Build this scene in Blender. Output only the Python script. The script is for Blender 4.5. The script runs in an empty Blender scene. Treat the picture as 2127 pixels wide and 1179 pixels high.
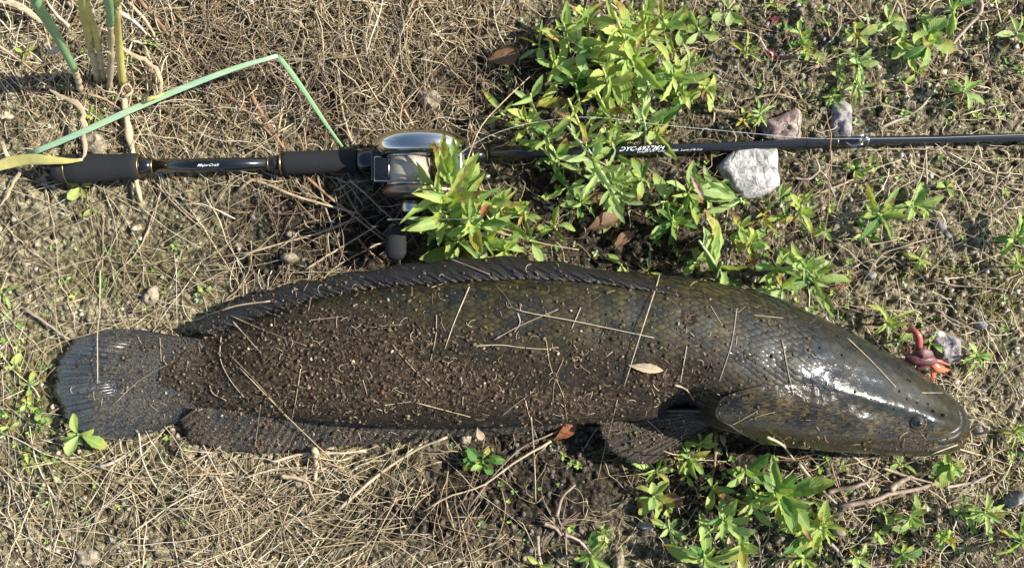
import bpy, math, random
import numpy as np
from mathutils import Vector, Matrix
from mathutils.bvhtree import BVHTree

random.seed(11)
rng = np.random.default_rng(7)
scene = bpy.context.scene
COL = scene.collection
S = 0.8 / 2127.0            # metres per photo pixel at ground level
H = 0.75                    # camera height

# ------------------------------------------------------------------ camera, light, exposure
cam_d = bpy.data.cameras.new("camera"); cam = bpy.data.objects.new("camera", cam_d); COL.objects.link(cam)
cam.location = (0, 0, H); cam.rotation_euler = (0, 0, 0)
cam_d.sensor_width = 36.0; cam_d.lens = 36.0 * H / 0.8
cam_d.clip_start = 0.01; cam_d.clip_end = 200
scene.camera = cam

SUN = Vector((0.80, 0.14, 0.66)).normalized()
world = bpy.data.worlds.new("World"); scene.world = world; world.use_nodes = True
wn = world.node_tree; wn.nodes.clear()
sky = wn.nodes.new("ShaderNodeTexSky"); sky.sky_type = 'NISHITA'; sky.sun_disc = False
sky.sun_elevation = math.asin(SUN.z); sky.sun_rotation = math.atan2(SUN.x, SUN.y)
bg = wn.nodes.new("ShaderNodeBackground"); bg.inputs[1].default_value = 0.105
wo = wn.nodes.new("ShaderNodeOutputWorld")
wn.links.new(sky.outputs[0], bg.inputs[0]); wn.links.new(bg.outputs[0], wo.inputs[0])
sun_d = bpy.data.lights.new("sun", 'SUN'); sun_d.energy = 5.0; sun_d.angle = math.radians(0.5); sun_d.color = (1.0, 0.955, 0.87)
sun = bpy.data.objects.new("sun", sun_d); COL.objects.link(sun)
sun.rotation_euler = SUN.to_track_quat('Z', 'Y').to_euler(); sun.location = SUN * 3
scene.view_settings.view_transform = 'Standard'; scene.view_settings.look = 'None'
scene.view_settings.exposure = 0.84; scene.view_settings.gamma = 1.0; scene.view_settings.use_curve_mapping = False
scene.render.engine = 'CYCLES'

# ------------------------------------------------------------------ small helpers
def X(px): return (px - 1063.5) * S
def Y(py): return -(py - 589.5) * S
def at(px, py, z=0.0):
    k = 1 - z / H
    return Vector((X(px) * k, Y(py) * k, z))

def tag(o, label=None, cat=None, group=None, kind=None):
    if label: o['label'] = label
    if cat: o['category'] = cat
    if group: o['group'] = group
    if kind: o['kind'] = kind
    return o

def empty(name, loc=(0, 0, 0), label=None, cat=None, group=None):
    o = bpy.data.objects.new(name, None); COL.objects.link(o); o.location = loc
    o.empty_display_size = 0.01
    return tag(o, label, cat, group)

def make_mesh(name, V, F, mat=None, smooth=True, attrs=None, uv=None):
    """V (n,3) array, F list of (m,k) int arrays or list of tuples"""
    me = bpy.data.meshes.new(name)
    V = np.asarray(V, dtype=np.float32)
    if isinstance(F, np.ndarray): F = [F]
    if len(F) and isinstance(F[0], np.ndarray):
        loops = np.concatenate([f.reshape(-1) for f in F]).astype(np.int32)
        sizes = np.concatenate([np.full(len(f), f.shape[1], np.int32) for f in F])
        me.vertices.add(len(V)); me.vertices.foreach_set("co", V.reshape(-1))
        me.loops.add(len(loops)); me.loops.foreach_set("vertex_index", loops)
        me.polygons.add(len(sizes))
        starts = np.concatenate([[0], np.cumsum(sizes)[:-1]]).astype(np.int32)
        me.polygons.foreach_set("loop_start", starts)
        me.update(calc_edges=True); me.validate()
    else:
        me.from_pydata([tuple(v) for v in V], [], [tuple(f) for f in F]); me.update()
    if smooth:
        me.polygons.foreach_set("use_smooth", np.ones(len(me.polygons), dtype=bool))
    if attrs:
        for an, arr in attrs.items():
            arr = np.asarray(arr, dtype=np.float32)
            if arr.ndim == 2:
                if arr.shape[1] == 3: arr = np.concatenate([arr, np.ones((len(arr), 1), np.float32)], 1)
                a = me.attributes.new(an, 'FLOAT_COLOR', 'POINT'); a.data.foreach_set("color", arr.reshape(-1))
            else:
                a = me.attributes.new(an, 'FLOAT', 'POINT'); a.data.foreach_set("value", arr)
    if mat: me.materials.append(mat)
    return me

def obj(name, me, parent=None):
    o = bpy.data.objects.new(name, me); COL.objects.link(o)
    if parent is not None: o.parent = parent
    return o

def rebase(V, parent):
    return np.asarray(V) - np.array(parent.location)

_T = rng.random((16, 256, 256)).astype(np.float32)
def vn(x, y, seed=0):
    x = np.asarray(x, dtype=np.float64); y = np.asarray(y, dtype=np.float64)
    xi = np.floor(x).astype(int); yi = np.floor(y).astype(int)
    fx = x - xi; fy = y - yi; fx = fx * fx * (3 - 2 * fx); fy = fy * fy * (3 - 2 * fy)
    t = _T[seed % 16]
    a = t[xi % 256, yi % 256]; b = t[(xi + 1) % 256, yi % 256]; c = t[xi % 256, (yi + 1) % 256]; d = t[(xi + 1) % 256, (yi + 1) % 256]
    return (a * (1 - fx) + b * fx) * (1 - fy) + (c * (1 - fx) + d * fx) * fy
def fbm(x, y, f, oct=4, seed=0, rough=0.5):
    s = 0; a = 1; t = 0
    for i in range(oct):
        s = s + a * (vn(x * f + 13.7 * i, y * f - 7.1 * i, seed + i) - 0.5); t += a; a *= rough; f *= 2.03
    return s / t * 2

def smoothcurve(xs, ys, q):
    """Catmull-Rom (non-uniform hermite)"""
    xs = np.array(xs, float); ys = np.array(ys, float); q = np.asarray(q, float)
    d = np.diff(ys) / np.diff(xs); m = np.empty_like(ys); m[0] = d[0]; m[-1] = d[-1]
    m[1:-1] = (d[:-1] * np.diff(xs)[1:] + d[1:] * np.diff(xs)[:-1]) / (xs[2:] - xs[:-2])
    i = np.clip(np.searchsorted(xs, q) - 1, 0, len(xs) - 2); h = xs[i + 1] - xs[i]; t = np.clip((q - xs[i]) / h, 0, 1)
    return (2*t**3-3*t**2+1)*ys[i] + (t**3-2*t**2+t)*h*m[i] + (-2*t**3+3*t**2)*ys[i+1] + (t**3-t**2)*h*m[i+1]

def resample(P, n):
    P = np.array(P, float); 
    if len(P) == 2: t = np.linspace(0, 1, n)[:, None]; return P[0] * (1 - t) + P[1] * t
    L = np.concatenate([[0], np.cumsum(np.linalg.norm(np.diff(P, axis=0), axis=1))]); q = np.linspace(0, L[-1], n)
    return np.stack([smoothcurve(L, P[:, k], q) for k in range(P.shape[1])], 1)

def strands(P, R, sides=3, flat=1.0):
    """P (N,K,3), R (N,K): closed tubes; returns verts, faces, and index of strand per vertex"""
    N, K, _ = P.shape
    T = np.gradient(P, axis=1); T /= np.linalg.norm(T, axis=2, keepdims=True) + 1e-12
    up = np.array([0.0, 0.0, 1.0]) + 0 * T
    bad = np.abs(T[..., 2]) > 0.95; up[bad] = (0, 1, 0)
    A = np.cross(T, up); A /= np.linalg.norm(A, axis=2, keepdims=True) + 1e-12
    B = np.cross(A, T)
    rings = []
    for s in range(sides):
        a = 2 * math.pi * s / sides + 0.4
        rings.append(P + R[..., None] * (A * math.cos(a) + B * math.sin(a) * flat))
    V = np.stack(rings, 2).reshape(-1, 3)
    base = (np.arange(N)[:, None, None] * K + np.arange(K - 1)[None, :, None]) * sides
    s = np.arange(sides)[None, None, :]; s2 = (s + 1) % sides
    F = np.stack([base + s, base + s2, base + sides + s2, base + sides + s], -1).reshape(-1, 4)
    b0 = (np.arange(N)[:, None]) * K * sides; b1 = b0 + (K - 1) * sides
    cap0 = b0 + np.arange(sides)[None, ::-1]; cap1 = b1 + np.arange(sides)[None, :]
    idx = np.repeat(np.arange(N), K * sides)
    return V, [F, cap0, cap1], idx

def tube_mesh(name, pts, radii, mat, sides=8, flat=1.0, origin=None, attrs=None):
    P = np.array(pts, float)[None]; R = np.array(radii, float)[None] * np.ones((1, P.shape[1]))
    V, F, _ = strands(P, R, sides, flat)
    if origin is not None: V = V - np.array(origin)
    return make_mesh(name, V, F, mat)

def grid_faces(nu, nv, wrap=False):
    i = np.arange(nu - 1)[:, None]; j = np.arange(nv if wrap else nv - 1)[None, :]; j2 = (j + 1) % nv
    return np.stack([i * nv + j, i * nv + j2, (i + 1) * nv + j2, (i + 1) * nv + j], -1).reshape(-1, 4)

# ------------------------------------------------------------------ materials
def mat_new(name):
    m = bpy.data.materials.new(name); m.use_nodes = True; nt = m.node_tree
    return m, nt, nt.nodes["Principled BSDF"]
def N(nt, typ, **kw):
    n = nt.nodes.new(typ)
    for k, v in kw.items():
        if k in n.inputs.keys(): n.inputs[k].default_value = v
        else: setattr(n, k, v)
    return n
def L(nt, a, b): nt.links.new(a, b)
def mixc(nt, fac, a, b, mode='MIX'):
    n = nt.nodes.new("ShaderNodeMix"); n.data_type = 'RGBA'; n.blend_type = mode
    for sock, v in ((n.inputs[0], fac), (n.inputs[6], a), (n.inputs[7], b)):
        if isinstance(v, (int, float)): sock.default_value = v
        elif isinstance(v, tuple): sock.default_value = (*v, 1) if len(v) == 3 else v
        else: nt.links.new(v, sock)
    return n.outputs[2]
def ramp(nt, inp, stops):
    r = nt.nodes.new("ShaderNodeValToRGB"); e = r.color_ramp.elements
    while len(e) < len(stops): e.new(0.5)
    for k, (p, c) in enumerate(stops):
        e[k].position = p; e[k].color = (*c, 1) if isinstance(c, tuple) else (c, c, c, 1)
    nt.links.new(inp, r.inputs[0]); return r.outputs[0]
def noise(nt, scale, detail=4, rough=0.55, coord=None, dist=0.0):
    n = nt.nodes.new("ShaderNodeTexNoise"); n.inputs["Scale"].default_value = scale; n.inputs["Detail"].default_value = detail
    n.inputs["Roughness"].default_value = rough; n.inputs["Distortion"].default_value = dist
    if coord is not None: nt.links.new(coord, n.inputs["Vector"])
    return n.outputs["Fac"]
def voro(nt, scale, coord=None, feature='F1'):
    n = nt.nodes.new("ShaderNodeTexVoronoi"); n.feature = feature; n.inputs["Scale"].default_value = scale
    if coord is not None: nt.links.new(coord, n.inputs["Vector"])
    return n
def bump(nt, h, strength, dist, normal=None):
    b = nt.nodes.new("ShaderNodeBump"); b.inputs["Strength"].default_value = strength; b.inputs["Distance"].default_value = dist
    nt.links.new(h, b.inputs["Height"])
    if normal is not None: nt.links.new(normal, b.inputs["Normal"])
    return b.outputs[0]
def attr(nt, name):
    a = nt.nodes.new("ShaderNodeAttribute"); a.attribute_name = name; return a
def objco(nt): return nt.nodes.new("ShaderNodeTexCoord").outputs["Object"]
def geopos(nt): return nt.nodes.new("ShaderNodeNewGeometry").outputs["Position"]
def math_n(nt, op, a, b=None):
    n = nt.nodes.new("ShaderNodeMath"); n.operation = op
    for k, v in enumerate((a, b)):
        if v is None: continue
        if isinstance(v, (int, float)): n.inputs[k].default_value = v
        else: nt.links.new(v, n.inputs[k])
    return n.outputs[0]

def simple(name, color, rough=0.5, metal=0.0, spec=0.5, coat=0.0, bump_s=None, vary=0.0, nscale=300):
    m, nt, p = mat_new(name)
    p.inputs["Base Color"].default_value = (*color, 1); p.inputs["Roughness"].default_value = rough
    p.inputs["Metallic"].default_value = metal; p.inputs["Specular IOR Level"].default_value = spec; p.inputs["Coat Weight"].default_value = coat
    c = geopos(nt); n = noise(nt, nscale, 4, 0.6, c)
    if vary:
        L(nt, mixc(nt, n, tuple(x * (1 - vary) for x in color), tuple(min(1, x * (1 + vary)) for x in color)), p.inputs["Base Color"])
    if bump_s: L(nt, bump(nt, n, bump_s[0], bump_s[1]), p.inputs["Normal"])
    return m

def soil_material():
    m, nt, p = mat_new("soil"); c = geopos(nt)
    n1 = noise(nt, 35, 6, 0.62, c); n2 = noise(nt, 220, 6, 0.7, c); n3 = noise(nt, 900, 3, 0.6, c)
    dry = ramp(nt, n2, [(0.34, (0.055, 0.045, 0.023)), (0.5, (0.19, 0.162, 0.092)), (0.66, (0.40, 0.355, 0.23))])
    dry2 = ramp(nt, n2, [(0.34, (0.09, 0.075, 0.040)), (0.5, (0.30, 0.26, 0.16)), (0.66, (0.54, 0.485, 0.34))])
    base = mixc(nt, ramp(nt, n1, [(0.42, 0.0), (0.6, 1.0)]), dry, dry2)
    olive = mixc(nt, n3, (0.075, 0.072, 0.024), (0.21, 0.19, 0.075))
    wet_shade = ramp(nt, n2, [(0.36, (0.008, 0.006, 0.004)), (0.52, (0.038, 0.027, 0.018)), (0.68, (0.115, 0.085, 0.058))])  # dark ramp for damp soil and for shade painted into the ground
    mo = attr(nt, "moss").outputs["Fac"]; we = attr(nt, "wet_shade").outputs["Fac"]
    base = mixc(nt, mo, base, olive); base = mixc(nt, we, base, wet_shade)
    vc = voro(nt, 300, c); vs2 = nt.nodes.new("ShaderNodeSeparateColor"); L(nt, vc.outputs["Color"], vs2.inputs[0])
    base = mixc(nt, 1.0, base, ramp(nt, vs2.outputs[0], [(0.0, (0.42, 0.40, 0.38)), (0.45, (0.95, 0.95, 0.93)), (1.0, (1.55, 1.52, 1.46))]), 'MULTIPLY')
    v = voro(nt, 520, c)
    speck = ramp(nt, v.outputs["Color"], [(0.86, 0.0), (0.93, 0.75)])
    base = mixc(nt, math_n(nt, 'MULTIPLY', speck, math_n(nt, 'SUBTRACT', 1.0, math_n(nt,'MULTIPLY', we, 0.8))), base, (0.50, 0.45, 0.37))
    L(nt, base, p.inputs["Base Color"]); p.inputs["Roughness"].default_value = 0.9; p.inputs["Specular IOR Level"].default_value = 0.25
    h = math_n(nt, 'ADD', math_n(nt, 'MULTIPLY', n2, 1.0), math_n(nt, 'MULTIPLY', n3, 0.45))
    b1 = bump(nt, h, 1.0, 0.0048); b1 = bump(nt, math_n(nt, 'SUBTRACT', 1.0, vc.outputs['Distance']), 0.7, 0.0022, b1)
    L(nt, bump(nt, v.outputs["Distance"], 0.5, 0.0012, b1), p.inputs["Normal"])
    return m
M_SOIL = soil_material()

def vcol_material(name, rough=0.85, spec=0.2, mul=0.35, nscale=700, bs=(0.5, 0.0006), trans=0.0):
    m, nt, p = mat_new(name); c = geopos(nt); n = noise(nt, nscale, 4, 0.6, c)
    a = attr(nt, "Col").outputs["Color"]
    col = mixc(nt, n, mixc(nt, 1.0, a, (1 - mul,) * 3, 'MULTIPLY'), mixc(nt, 1.0, a, (1 + mul,) * 3, 'MULTIPLY'))
    L(nt, col, p.inputs["Base Color"]); p.inputs["Roughness"].default_value = rough; p.inputs["Specular IOR Level"].default_value = spec
    L(nt, bump(nt, n, *bs), p.inputs["Normal"])
    return m
M_GRAIN = vcol_material("soil_grain")
M_STRAWC = vcol_material("straw_litter", 0.6, 0.35, 0.25, 400, (0.3, 0.0004))

def straw_material(name, stops):
    m, nt, p = mat_new(name); c = geopos(nt)
    oi = nt.nodes.new("ShaderNodeObjectInfo").outputs["Random"]
    col = ramp(nt, oi, stops); n = noise(nt, 160, 5, 0.6, c)
    col = mixc(nt, ramp(nt, n, [(0.35, 0.0), (0.7, 1.0)]), mixc(nt, 1.0, col, (0.6, 0.55, 0.5), 'MULTIPLY'), col)
    L(nt, col, p.inputs["Base Color"]); p.inputs["Roughness"].default_value = 0.5; p.inputs["Specular IOR Level"].default_value = 0.4
    L(nt, bump(nt, noise(nt, 900, 3, 0.6, c), 0.4, 0.0004), p.inputs["Normal"])
    return m
M_PALE = straw_material("cream_straw", [(0.0, (0.66, 0.57, 0.40)), (1.0, (0.74, 0.66, 0.50))])
M_TAN = straw_material("tan_straw", [(0.0, (0.46, 0.36, 0.22)), (1.0, (0.54, 0.43, 0.27))])
M_BRN = straw_material("brown_straw", [(0.0, (0.24, 0.16, 0.10)), (1.0, (0.32, 0.22, 0.13))])
M_STRAW = straw_material("dry_straw", [(0.0, (0.50, 0.40, 0.25)), (0.5, (0.66, 0.56, 0.38)), (1.0, (0.40, 0.30, 0.18))])
M_TWIG = straw_material("twig_bark", [(0.0, (0.34, 0.26, 0.20)), (0.5, (0.44, 0.36, 0.28)), (1.0, (0.24, 0.17, 0.12))])
M_STEMR = straw_material("reddish_stem", [(0.0, (0.30, 0.17, 0.10)), (1.0, (0.42, 0.27, 0.16))])

def leaf_material(name, c_lo, c_hi, c_rib, brown=0.62, spotty=0.0):
    m, nt, p = mat_new(name); tc = nt.nodes.new("ShaderNodeTexCoord"); uvw = tc.outputs["UV"]; oc = tc.outputs["Object"]
    oi = nt.nodes.new("ShaderNodeObjectInfo")
    sep = nt.nodes.new("ShaderNodeSeparateXYZ"); L(nt, uvw, sep.inputs[0])
    col = mixc(nt, oi.outputs["Random"], c_lo, c_hi)
    pos = geopos(nt)
    n = noise(nt, 120, 4, 0.6, pos)
    col = mixc(nt, ramp(nt, n, [(0.35, 0.0), (0.65, 0.6)]), col, mixc(nt, 1.0, col, (1.35, 1.25, 1.0), 'MULTIPLY'))
    # midrib and side veins
    d = math_n(nt, 'ABSOLUTE', math_n(nt, 'SUBTRACT', sep.outputs[0], 0.5))
    rib = math_n(nt, 'LESS_THAN', d, 0.045)
    wv = math_n(nt, 'SINE', math_n(nt, 'ADD', math_n(nt, 'MULTIPLY', sep.outputs[1], 55.0), math_n(nt, 'MULTIPLY', d, -40.0)))
    vein = ramp(nt, wv, [(0.80, 0.0), (1.0, 0.35)])
    col = mixc(nt, vein, col, c_rib); col = mixc(nt, math_n(nt, 'MULTIPLY', rib, 0.7), col, c_rib)
    # withered brown areas toward the tip on some leaves
    rnd2 = math_n(nt, 'FRACT', math_n(nt, 'MULTIPLY', oi.outputs["Random"], 17.31))
    nb = noise(nt, 70, 5, 0.65, pos)
    tipw = math_n(nt, 'ADD', math_n(nt, 'MULTIPLY', sep.outputs[1], 0.30), math_n(nt, 'ADD', math_n(nt, 'MULTIPLY', nb, 0.75), math_n(nt, 'MULTIPLY', rnd2, 0.22 + spotty)))
    bm = ramp(nt, tipw, [(brown + 0.12, 0.0), (brown + 0.20, 1.0)])
    ym = ramp(nt, tipw, [(brown, 0.0), (brown + 0.16, 0.8)])
    col = mixc(nt, ym, col, (0.42, 0.40, 0.06)); col = mixc(nt, bm, col, (0.24, 0.125, 0.06))
    L(nt, col, p.inputs["Base Color"]); p.inputs["Roughness"].default_value = 0.58; p.inputs["Specular IOR Level"].default_value = 0.28
    hb = math_n(nt, 'ADD', math_n(nt, 'MULTIPLY', wv, 0.25), math_n(nt, 'MULTIPLY', n, 1.5))
    L(nt, bump(nt, hb, 0.35, 0.0007), p.inputs["Normal"])
    tr = nt.nodes.new("ShaderNodeBsdfTranslucent"); L(nt, mixc(nt, 1.0, col, (1.15, 1.28, 0.65), 'MULTIPLY'), tr.inputs[0])
    mx = nt.nodes.new("ShaderNodeMixShader"); mx.inputs[0].default_value = 0.36
    L(nt, p.outputs[0], mx.inputs[1]); L(nt, tr.outputs[0], mx.inputs[2])
    L(nt, mx.outputs[0], nt.nodes["Material Output"].inputs[0])
    return m
M_LEAF = {
 'g': leaf_material("leaf_green", (0.19, 0.30, 0.075), (0.38, 0.49, 0.18), (0.42, 0.52, 0.20), 0.72),
 'y': leaf_material("leaf_yellow_green", (0.27, 0.37, 0.085), (0.42, 0.50, 0.16), (0.55, 0.58, 0.22), 0.70, 0.05),
 'p': leaf_material("leaf_pale", (0.24, 0.35, 0.12), (0.40, 0.50, 0.21), (0.48, 0.55, 0.30), 0.77),
 'd': leaf_material("leaf_deep_green", (0.055, 0.15, 0.035), (0.12, 0.25, 0.06), (0.28, 0.40, 0.15), 0.88),
 'b': leaf_material("leaf_bronze", (0.30, 0.28, 0.05), (0.40, 0.32, 0.08), (0.5, 0.45, 0.2), 0.66, 0.1),
}
M_STEM = {k: simple("stem_" + k, c, 0.6, vary=0.3, nscale=400, bump_s=(0.4, 0.0006)) for k, c in
          {'g': (0.25, 0.36, 0.12), 'y': (0.42, 0.44, 0.14), 'p': (0.34, 0.42, 0.22), 'd': (0.18, 0.20, 0.10), 'b': (0.38, 0.28, 0.12)}.items()}

# ------------------------------------------------------------------ ground height field
gx0, gx1, gy0, gy1, gs = -0.47, 0.47, -0.275, 0.275, 0.0011
xs_in = np.arange(gx0, gx1 + 1e-9, gs); ys_in = np.arange(gy0, gy1 + 1e-9, gs)
outer = np.array([0.003, 0.008, 0.016, 0.028, 0.045, 0.07, 0.11, 0.17, 0.27, 0.45, 0.8, 1.5, 3, 6, 12])
XS = np.concatenate([gx0 - outer[::-1], xs_in, gx1 + outer]); YS = np.concatenate([gy0 - outer[::-1], ys_in, gy1 + outer])
GX, GY = np.meshgrid(XS, YS, indexing='ij')
PXG = GX / S + 1063.5; PYG = -GY / S + 589.5

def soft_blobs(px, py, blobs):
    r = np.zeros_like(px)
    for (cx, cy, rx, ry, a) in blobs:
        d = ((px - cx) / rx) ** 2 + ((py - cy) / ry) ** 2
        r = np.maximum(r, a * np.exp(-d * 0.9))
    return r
WET_SHADE = [(300, 1080, 260, 60, .45), (660, 470, 220, 90, 1.2), (540, 550, 150, 50, 1.0), (470, 130, 220, 110, .8), (700, 180, 180, 120, .8), (380, 590, 120, 40, .6), (850, 1080, 330, 90, .9), (1300, 500, 210, 80, 1.15), (1120, 905, 260, 40, 1.0), (1050, 180, 280, 150, 1.0), (1560, 960, 190, 70, 1.0),
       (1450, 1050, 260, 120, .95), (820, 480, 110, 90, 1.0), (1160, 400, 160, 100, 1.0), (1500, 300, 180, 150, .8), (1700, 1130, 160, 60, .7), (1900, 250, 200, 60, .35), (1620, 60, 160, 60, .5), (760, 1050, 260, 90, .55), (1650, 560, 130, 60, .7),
       (1120, 1010, 300, 130, 1.15), (860, 230, 150, 80, .7), (1500, 60, 120, 80, .5), (2050, 1120, 160, 70, .6), (1850, 1120, 140, 60, .55), (110, 20, 140, 50, .4), (1400, 620, 200, 60, .6)]  # damp soil, plus shade of weeds, reel and fish painted as darker ground
MOSS = [(150, 970, 120, 80, .8), (60, 820, 80, 120, .7), (300, 560, 160, 60, .7), (400, 250, 120, 70, .5), (2070, 620, 60, 60, 1.0), (1990, 560, 60, 30, .8), (1890, 560, 50, 30, .8),
        (2090, 960, 60, 70, .9), (2060, 40, 70, 60, .8), (1680, 250, 50, 90, .6), (420, 470, 120, 60, .4), (200, 600, 160, 40, .6), (1900, 1120, 120, 50, .5), (2000, 180, 60, 60, .5)]
# footprint of fish and rod: the ground is pressed flat there
FTX = [365, 420, 500, 600, 700, 850, 1000, 1150, 1300, 1450, 1600, 1700, 1800, 1880, 1940, 1985]
FTY = [700, 690, 670, 640, 620, 595, 580, 575, 575, 590, 630, 670, 720, 765, 805, 850]
FBY = [850, 860, 865, 875, 880, 885, 885, 882, 875, 885, 905, 915, 925, 930, 925, 905]
def flat_mask(px, py):
    t = np.interp(px, FTX, FTY); b = np.interp(px, FTX, FBY)
    d = np.minimum.reduce([py - t, b - py, px - 130, 1990 - px])
    return np.clip(d / 25.0 + 0.3, 0, 1)

big = fbm(GX, GY, 7, 3, 1) * 0.006 + fbm(GX, GY, 28, 3, 4) * 0.0045
HG = big.copy()
cl = np.clip(fbm(GX, GY, 14, 3, 9) * 1.3 + 0.65, 0.25, 1)          # where the soil is crumbly
HG += cl * (np.abs(fbm(GX, GY, 75, 3, 2)) * 0.0085 + fbm(GX, GY, 170, 3, 6) * 0.0045) + fbm(GX, GY, 330, 2, 3) * 0.0019
nx, ny = len(XS), len(YS); o = len(outer)
def stamp(cx, cy, r, h, asp, ang):
    i0 = int((cx - r * 1.5 - gx0) / gs) + o; i1 = int((cx + r * 1.5 - gx0) / gs) + o + 2
    j0 = int((cy - r * 1.5 - gy0) / gs) + o; j1 = int((cy + r * 1.5 - gy0) / gs) + o + 2
    i0 = max(i0, o); j0 = max(j0, o); i1 = min(i1, nx - o); j1 = min(j1, ny - o)
    if i1 - i0 < 2 or j1 - j0 < 2: return
    gx = GX[i0:i1, j0:j1] - cx; gy = GY[i0:i1, j0:j1] - cy
    ca, sa = math.cos(ang), math.sin(ang)
    u = (gx * ca + gy * sa) / r; v = (-gx * sa + gy * ca) / (r * asp)
    wob = 1 + 0.35 * (vn(GX[i0:i1, j0:j1] * 260, GY[i0:i1, j0:j1] * 260, 5) - 0.5)
    d = np.sqrt(u * u + v * v) * wob
    dome = np.sqrt(np.clip(1 - d * d, 0, None)) * h
    base = big[i0:i1, j0:j1]
    HG[i0:i1, j0:j1] = np.where(d < 1, np.maximum(HG[i0:i1, j0:j1], base + dome * 0.9 - 0.0005), HG[i0:i1, j0:j1] - 0.0007 * np.exp(-(d - 1) * 5) * (d < 1.6))
for k in range(19000):
    cx = rng.uniform(gx0, gx1); cy = rng.uniform(gy0, gy1)
    r = 0.0012 + 0.0052 * rng.random() ** 4.2
    if rng.random() > 0.45 + 0.6 * float(np.clip(fbm(np.array(cx), np.array(cy), 14, 3, 9) * 1.4 + 0.45, 0, 1)): continue
    stamp(cx, cy, r, r * rng.uniform(0.6, 1.1), rng.uniform(0.6, 1.0), rng.uniform(0, 3.14))
fm = flat_mask(PXG, PYG)
HG = HG - 0.002
HG = HG * (1 - 0.75 * fm) - 0.004 * fm
_far = np.maximum(np.clip((np.abs(GX) - gx1) / 0.02, 0, 1), np.clip((np.abs(GY) - gy1) / 0.02, 0, 1))
HG = HG * (1 - _far) + _far * (0.012 * fbm(GX, GY, 2.0, 2, 5) - 0.002)

def gh(x, y):
    x = np.asarray(x, float); y = np.asarray(y, float)
    i = np.clip(((x - gx0) / gs).astype(int), 0, len(xs_in) - 1) + o; j = np.clip(((y - gy0) / gs).astype(int), 0, len(ys_in) - 1) + o
    far = (np.abs(x) > gx1) | (np.abs(y) > gy1)
    return np.where(far, 0.012 * fbm(x, y, 2.0, 2, 5) - 0.002, HG[i, j])
def ghp(px, py): return float(gh(X(px), Y(py)))

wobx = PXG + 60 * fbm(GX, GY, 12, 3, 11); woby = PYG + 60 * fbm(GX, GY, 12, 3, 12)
wet_shade = np.clip(soft_blobs(wobx, woby, WET_SHADE) * (0.75 + 0.9 * (fbm(GX, GY, 40, 3, 7) * 0.5 + 0.5)) - 0.12, 0, 0.95)  # mask of damp ground and painted-in shade
moss = np.clip(soft_blobs(wobx, woby, MOSS) * (0.5 + 1.2 * (fbm(GX, GY, 55, 3, 8) * 0.5 + 0.5)) - 0.1, 0, 0.9)
inside = (np.abs(GX) < 0.5) & (np.abs(GY) < 0.3)
wet_shade = np.where(inside, wet_shade, np.clip(fbm(GX, GY, 9, 3, 7), 0, 0.7)); moss = np.where(inside, moss, np.clip(fbm(GX, GY, 6, 3, 3) - 0.1, 0, 0.6))
gv = np.stack([GX, GY, HG], -1).reshape(-1, 3)
g_me = make_mesh("ground", gv, grid_faces(nx, ny), M_SOIL, True, {"wet_shade": wet_shade.reshape(-1), "moss": moss.reshape(-1)})
ground = obj("ground", g_me); tag(ground, kind='structure')

def wet_shade_at(px, py):
    return float(soft_blobs(np.array([float(px)]), np.array([float(py)]), WET_SHADE)[0])

# ------------------------------------------------------------------ loose grains lying on the soil (uncountable)
ICO_V = []; 
def ico():
    t = (1 + 5 ** .5) / 2
    v = np.array([(-1, t, 0), (1, t, 0), (-1, -t, 0), (1, -t, 0), (0, -1, t), (0, 1, t), (0, -1, -t), (0, 1, -t), (t, 0, -1), (t, 0, 1), (-t, 0, -1), (-t, 0, 1)], float)
    v /= np.linalg.norm(v[0])
    f = np.array([(0,11,5),(0,5,1),(0,1,7),(0,7,10),(0,10,11),(1,5,9),(5,11,4),(11,10,2),(10,7,6),(7,1,8),(3,9,4),(3,4,2),(3,2,6),(3,6,8),(3,8,9),(4,9,5),(2,4,11),(6,2,10),(8,6,7),(9,8,1)])
    return v, f
IV, IF = ico()
def grains(name, P, R, cols, mat, squash=0.75, smooth=False):
    n = len(P)
    j = 1 + 0.5 * (rng.random((n, 12, 1)) - 0.5) * 2
    asp = np.stack([np.ones(n), rng.uniform(0.6, 1, n), rng.uniform(0.5, 0.9, n) * squash / 0.75], -1)[:, None, :]
    V = IV[None] * j * asp * R[:, None, None]
    a = rng.uniform(0, 6.28, n); ca, sa = np.cos(a)[:, None], np.sin(a)[:, None]
    V = np.stack([V[..., 0] * ca - V[..., 1] * sa, V[..., 0] * sa + V[..., 1] * ca, V[..., 2]], -1)
    V = V + P[:, None, :]
    F = (IF[None] + (np.arange(n) * 12)[:, None, None]).reshape(-1, 3)
    C = np.repeat(cols, 12, axis=0)
    return make_mesh(name, V.reshape(-1, 3), F, mat, smooth, {"Col": C})
PAL_SOIL = np.array([(0.30, 0.245, 0.17), (0.22, 0.175, 0.115), (0.42, 0.36, 0.27), (0.14, 0.10, 0.065), (0.50, 0.46, 0.38), (0.30, 0.28, 0.26), (0.09, 0.065, 0.045)])
n = 42000
gxr = rng.uniform(-0.46, 0.46, n); gyr = rng.uniform(-0.27, 0.27, n)
dens = np.clip(fbm(gxr, gyr, 22, 3, 3) * 1.5 + 0.6, 0.15, 1)
keep = rng.random(n) < dens
gxr, gyr = gxr[keep], gyr[keep]; n = len(gxr)
gr = 0.0004 + 0.0024 * rng.random(n) ** 4.5
pal = PAL_SOIL[rng.choice(7, n, p=[.24, .20, .18, .12, .08, .07, .11])] * rng.uniform(0.75, 1.2, (n, 1))
w_here = np.clip(soft_blobs(gxr / S + 1063.5, -gyr / S + 589.5, WET_SHADE), 0, 1)[:, None]
pal = pal * (1 - 0.68 * w_here)  # crumbs darkened as well inside the damp and painted-shade blobs
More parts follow.
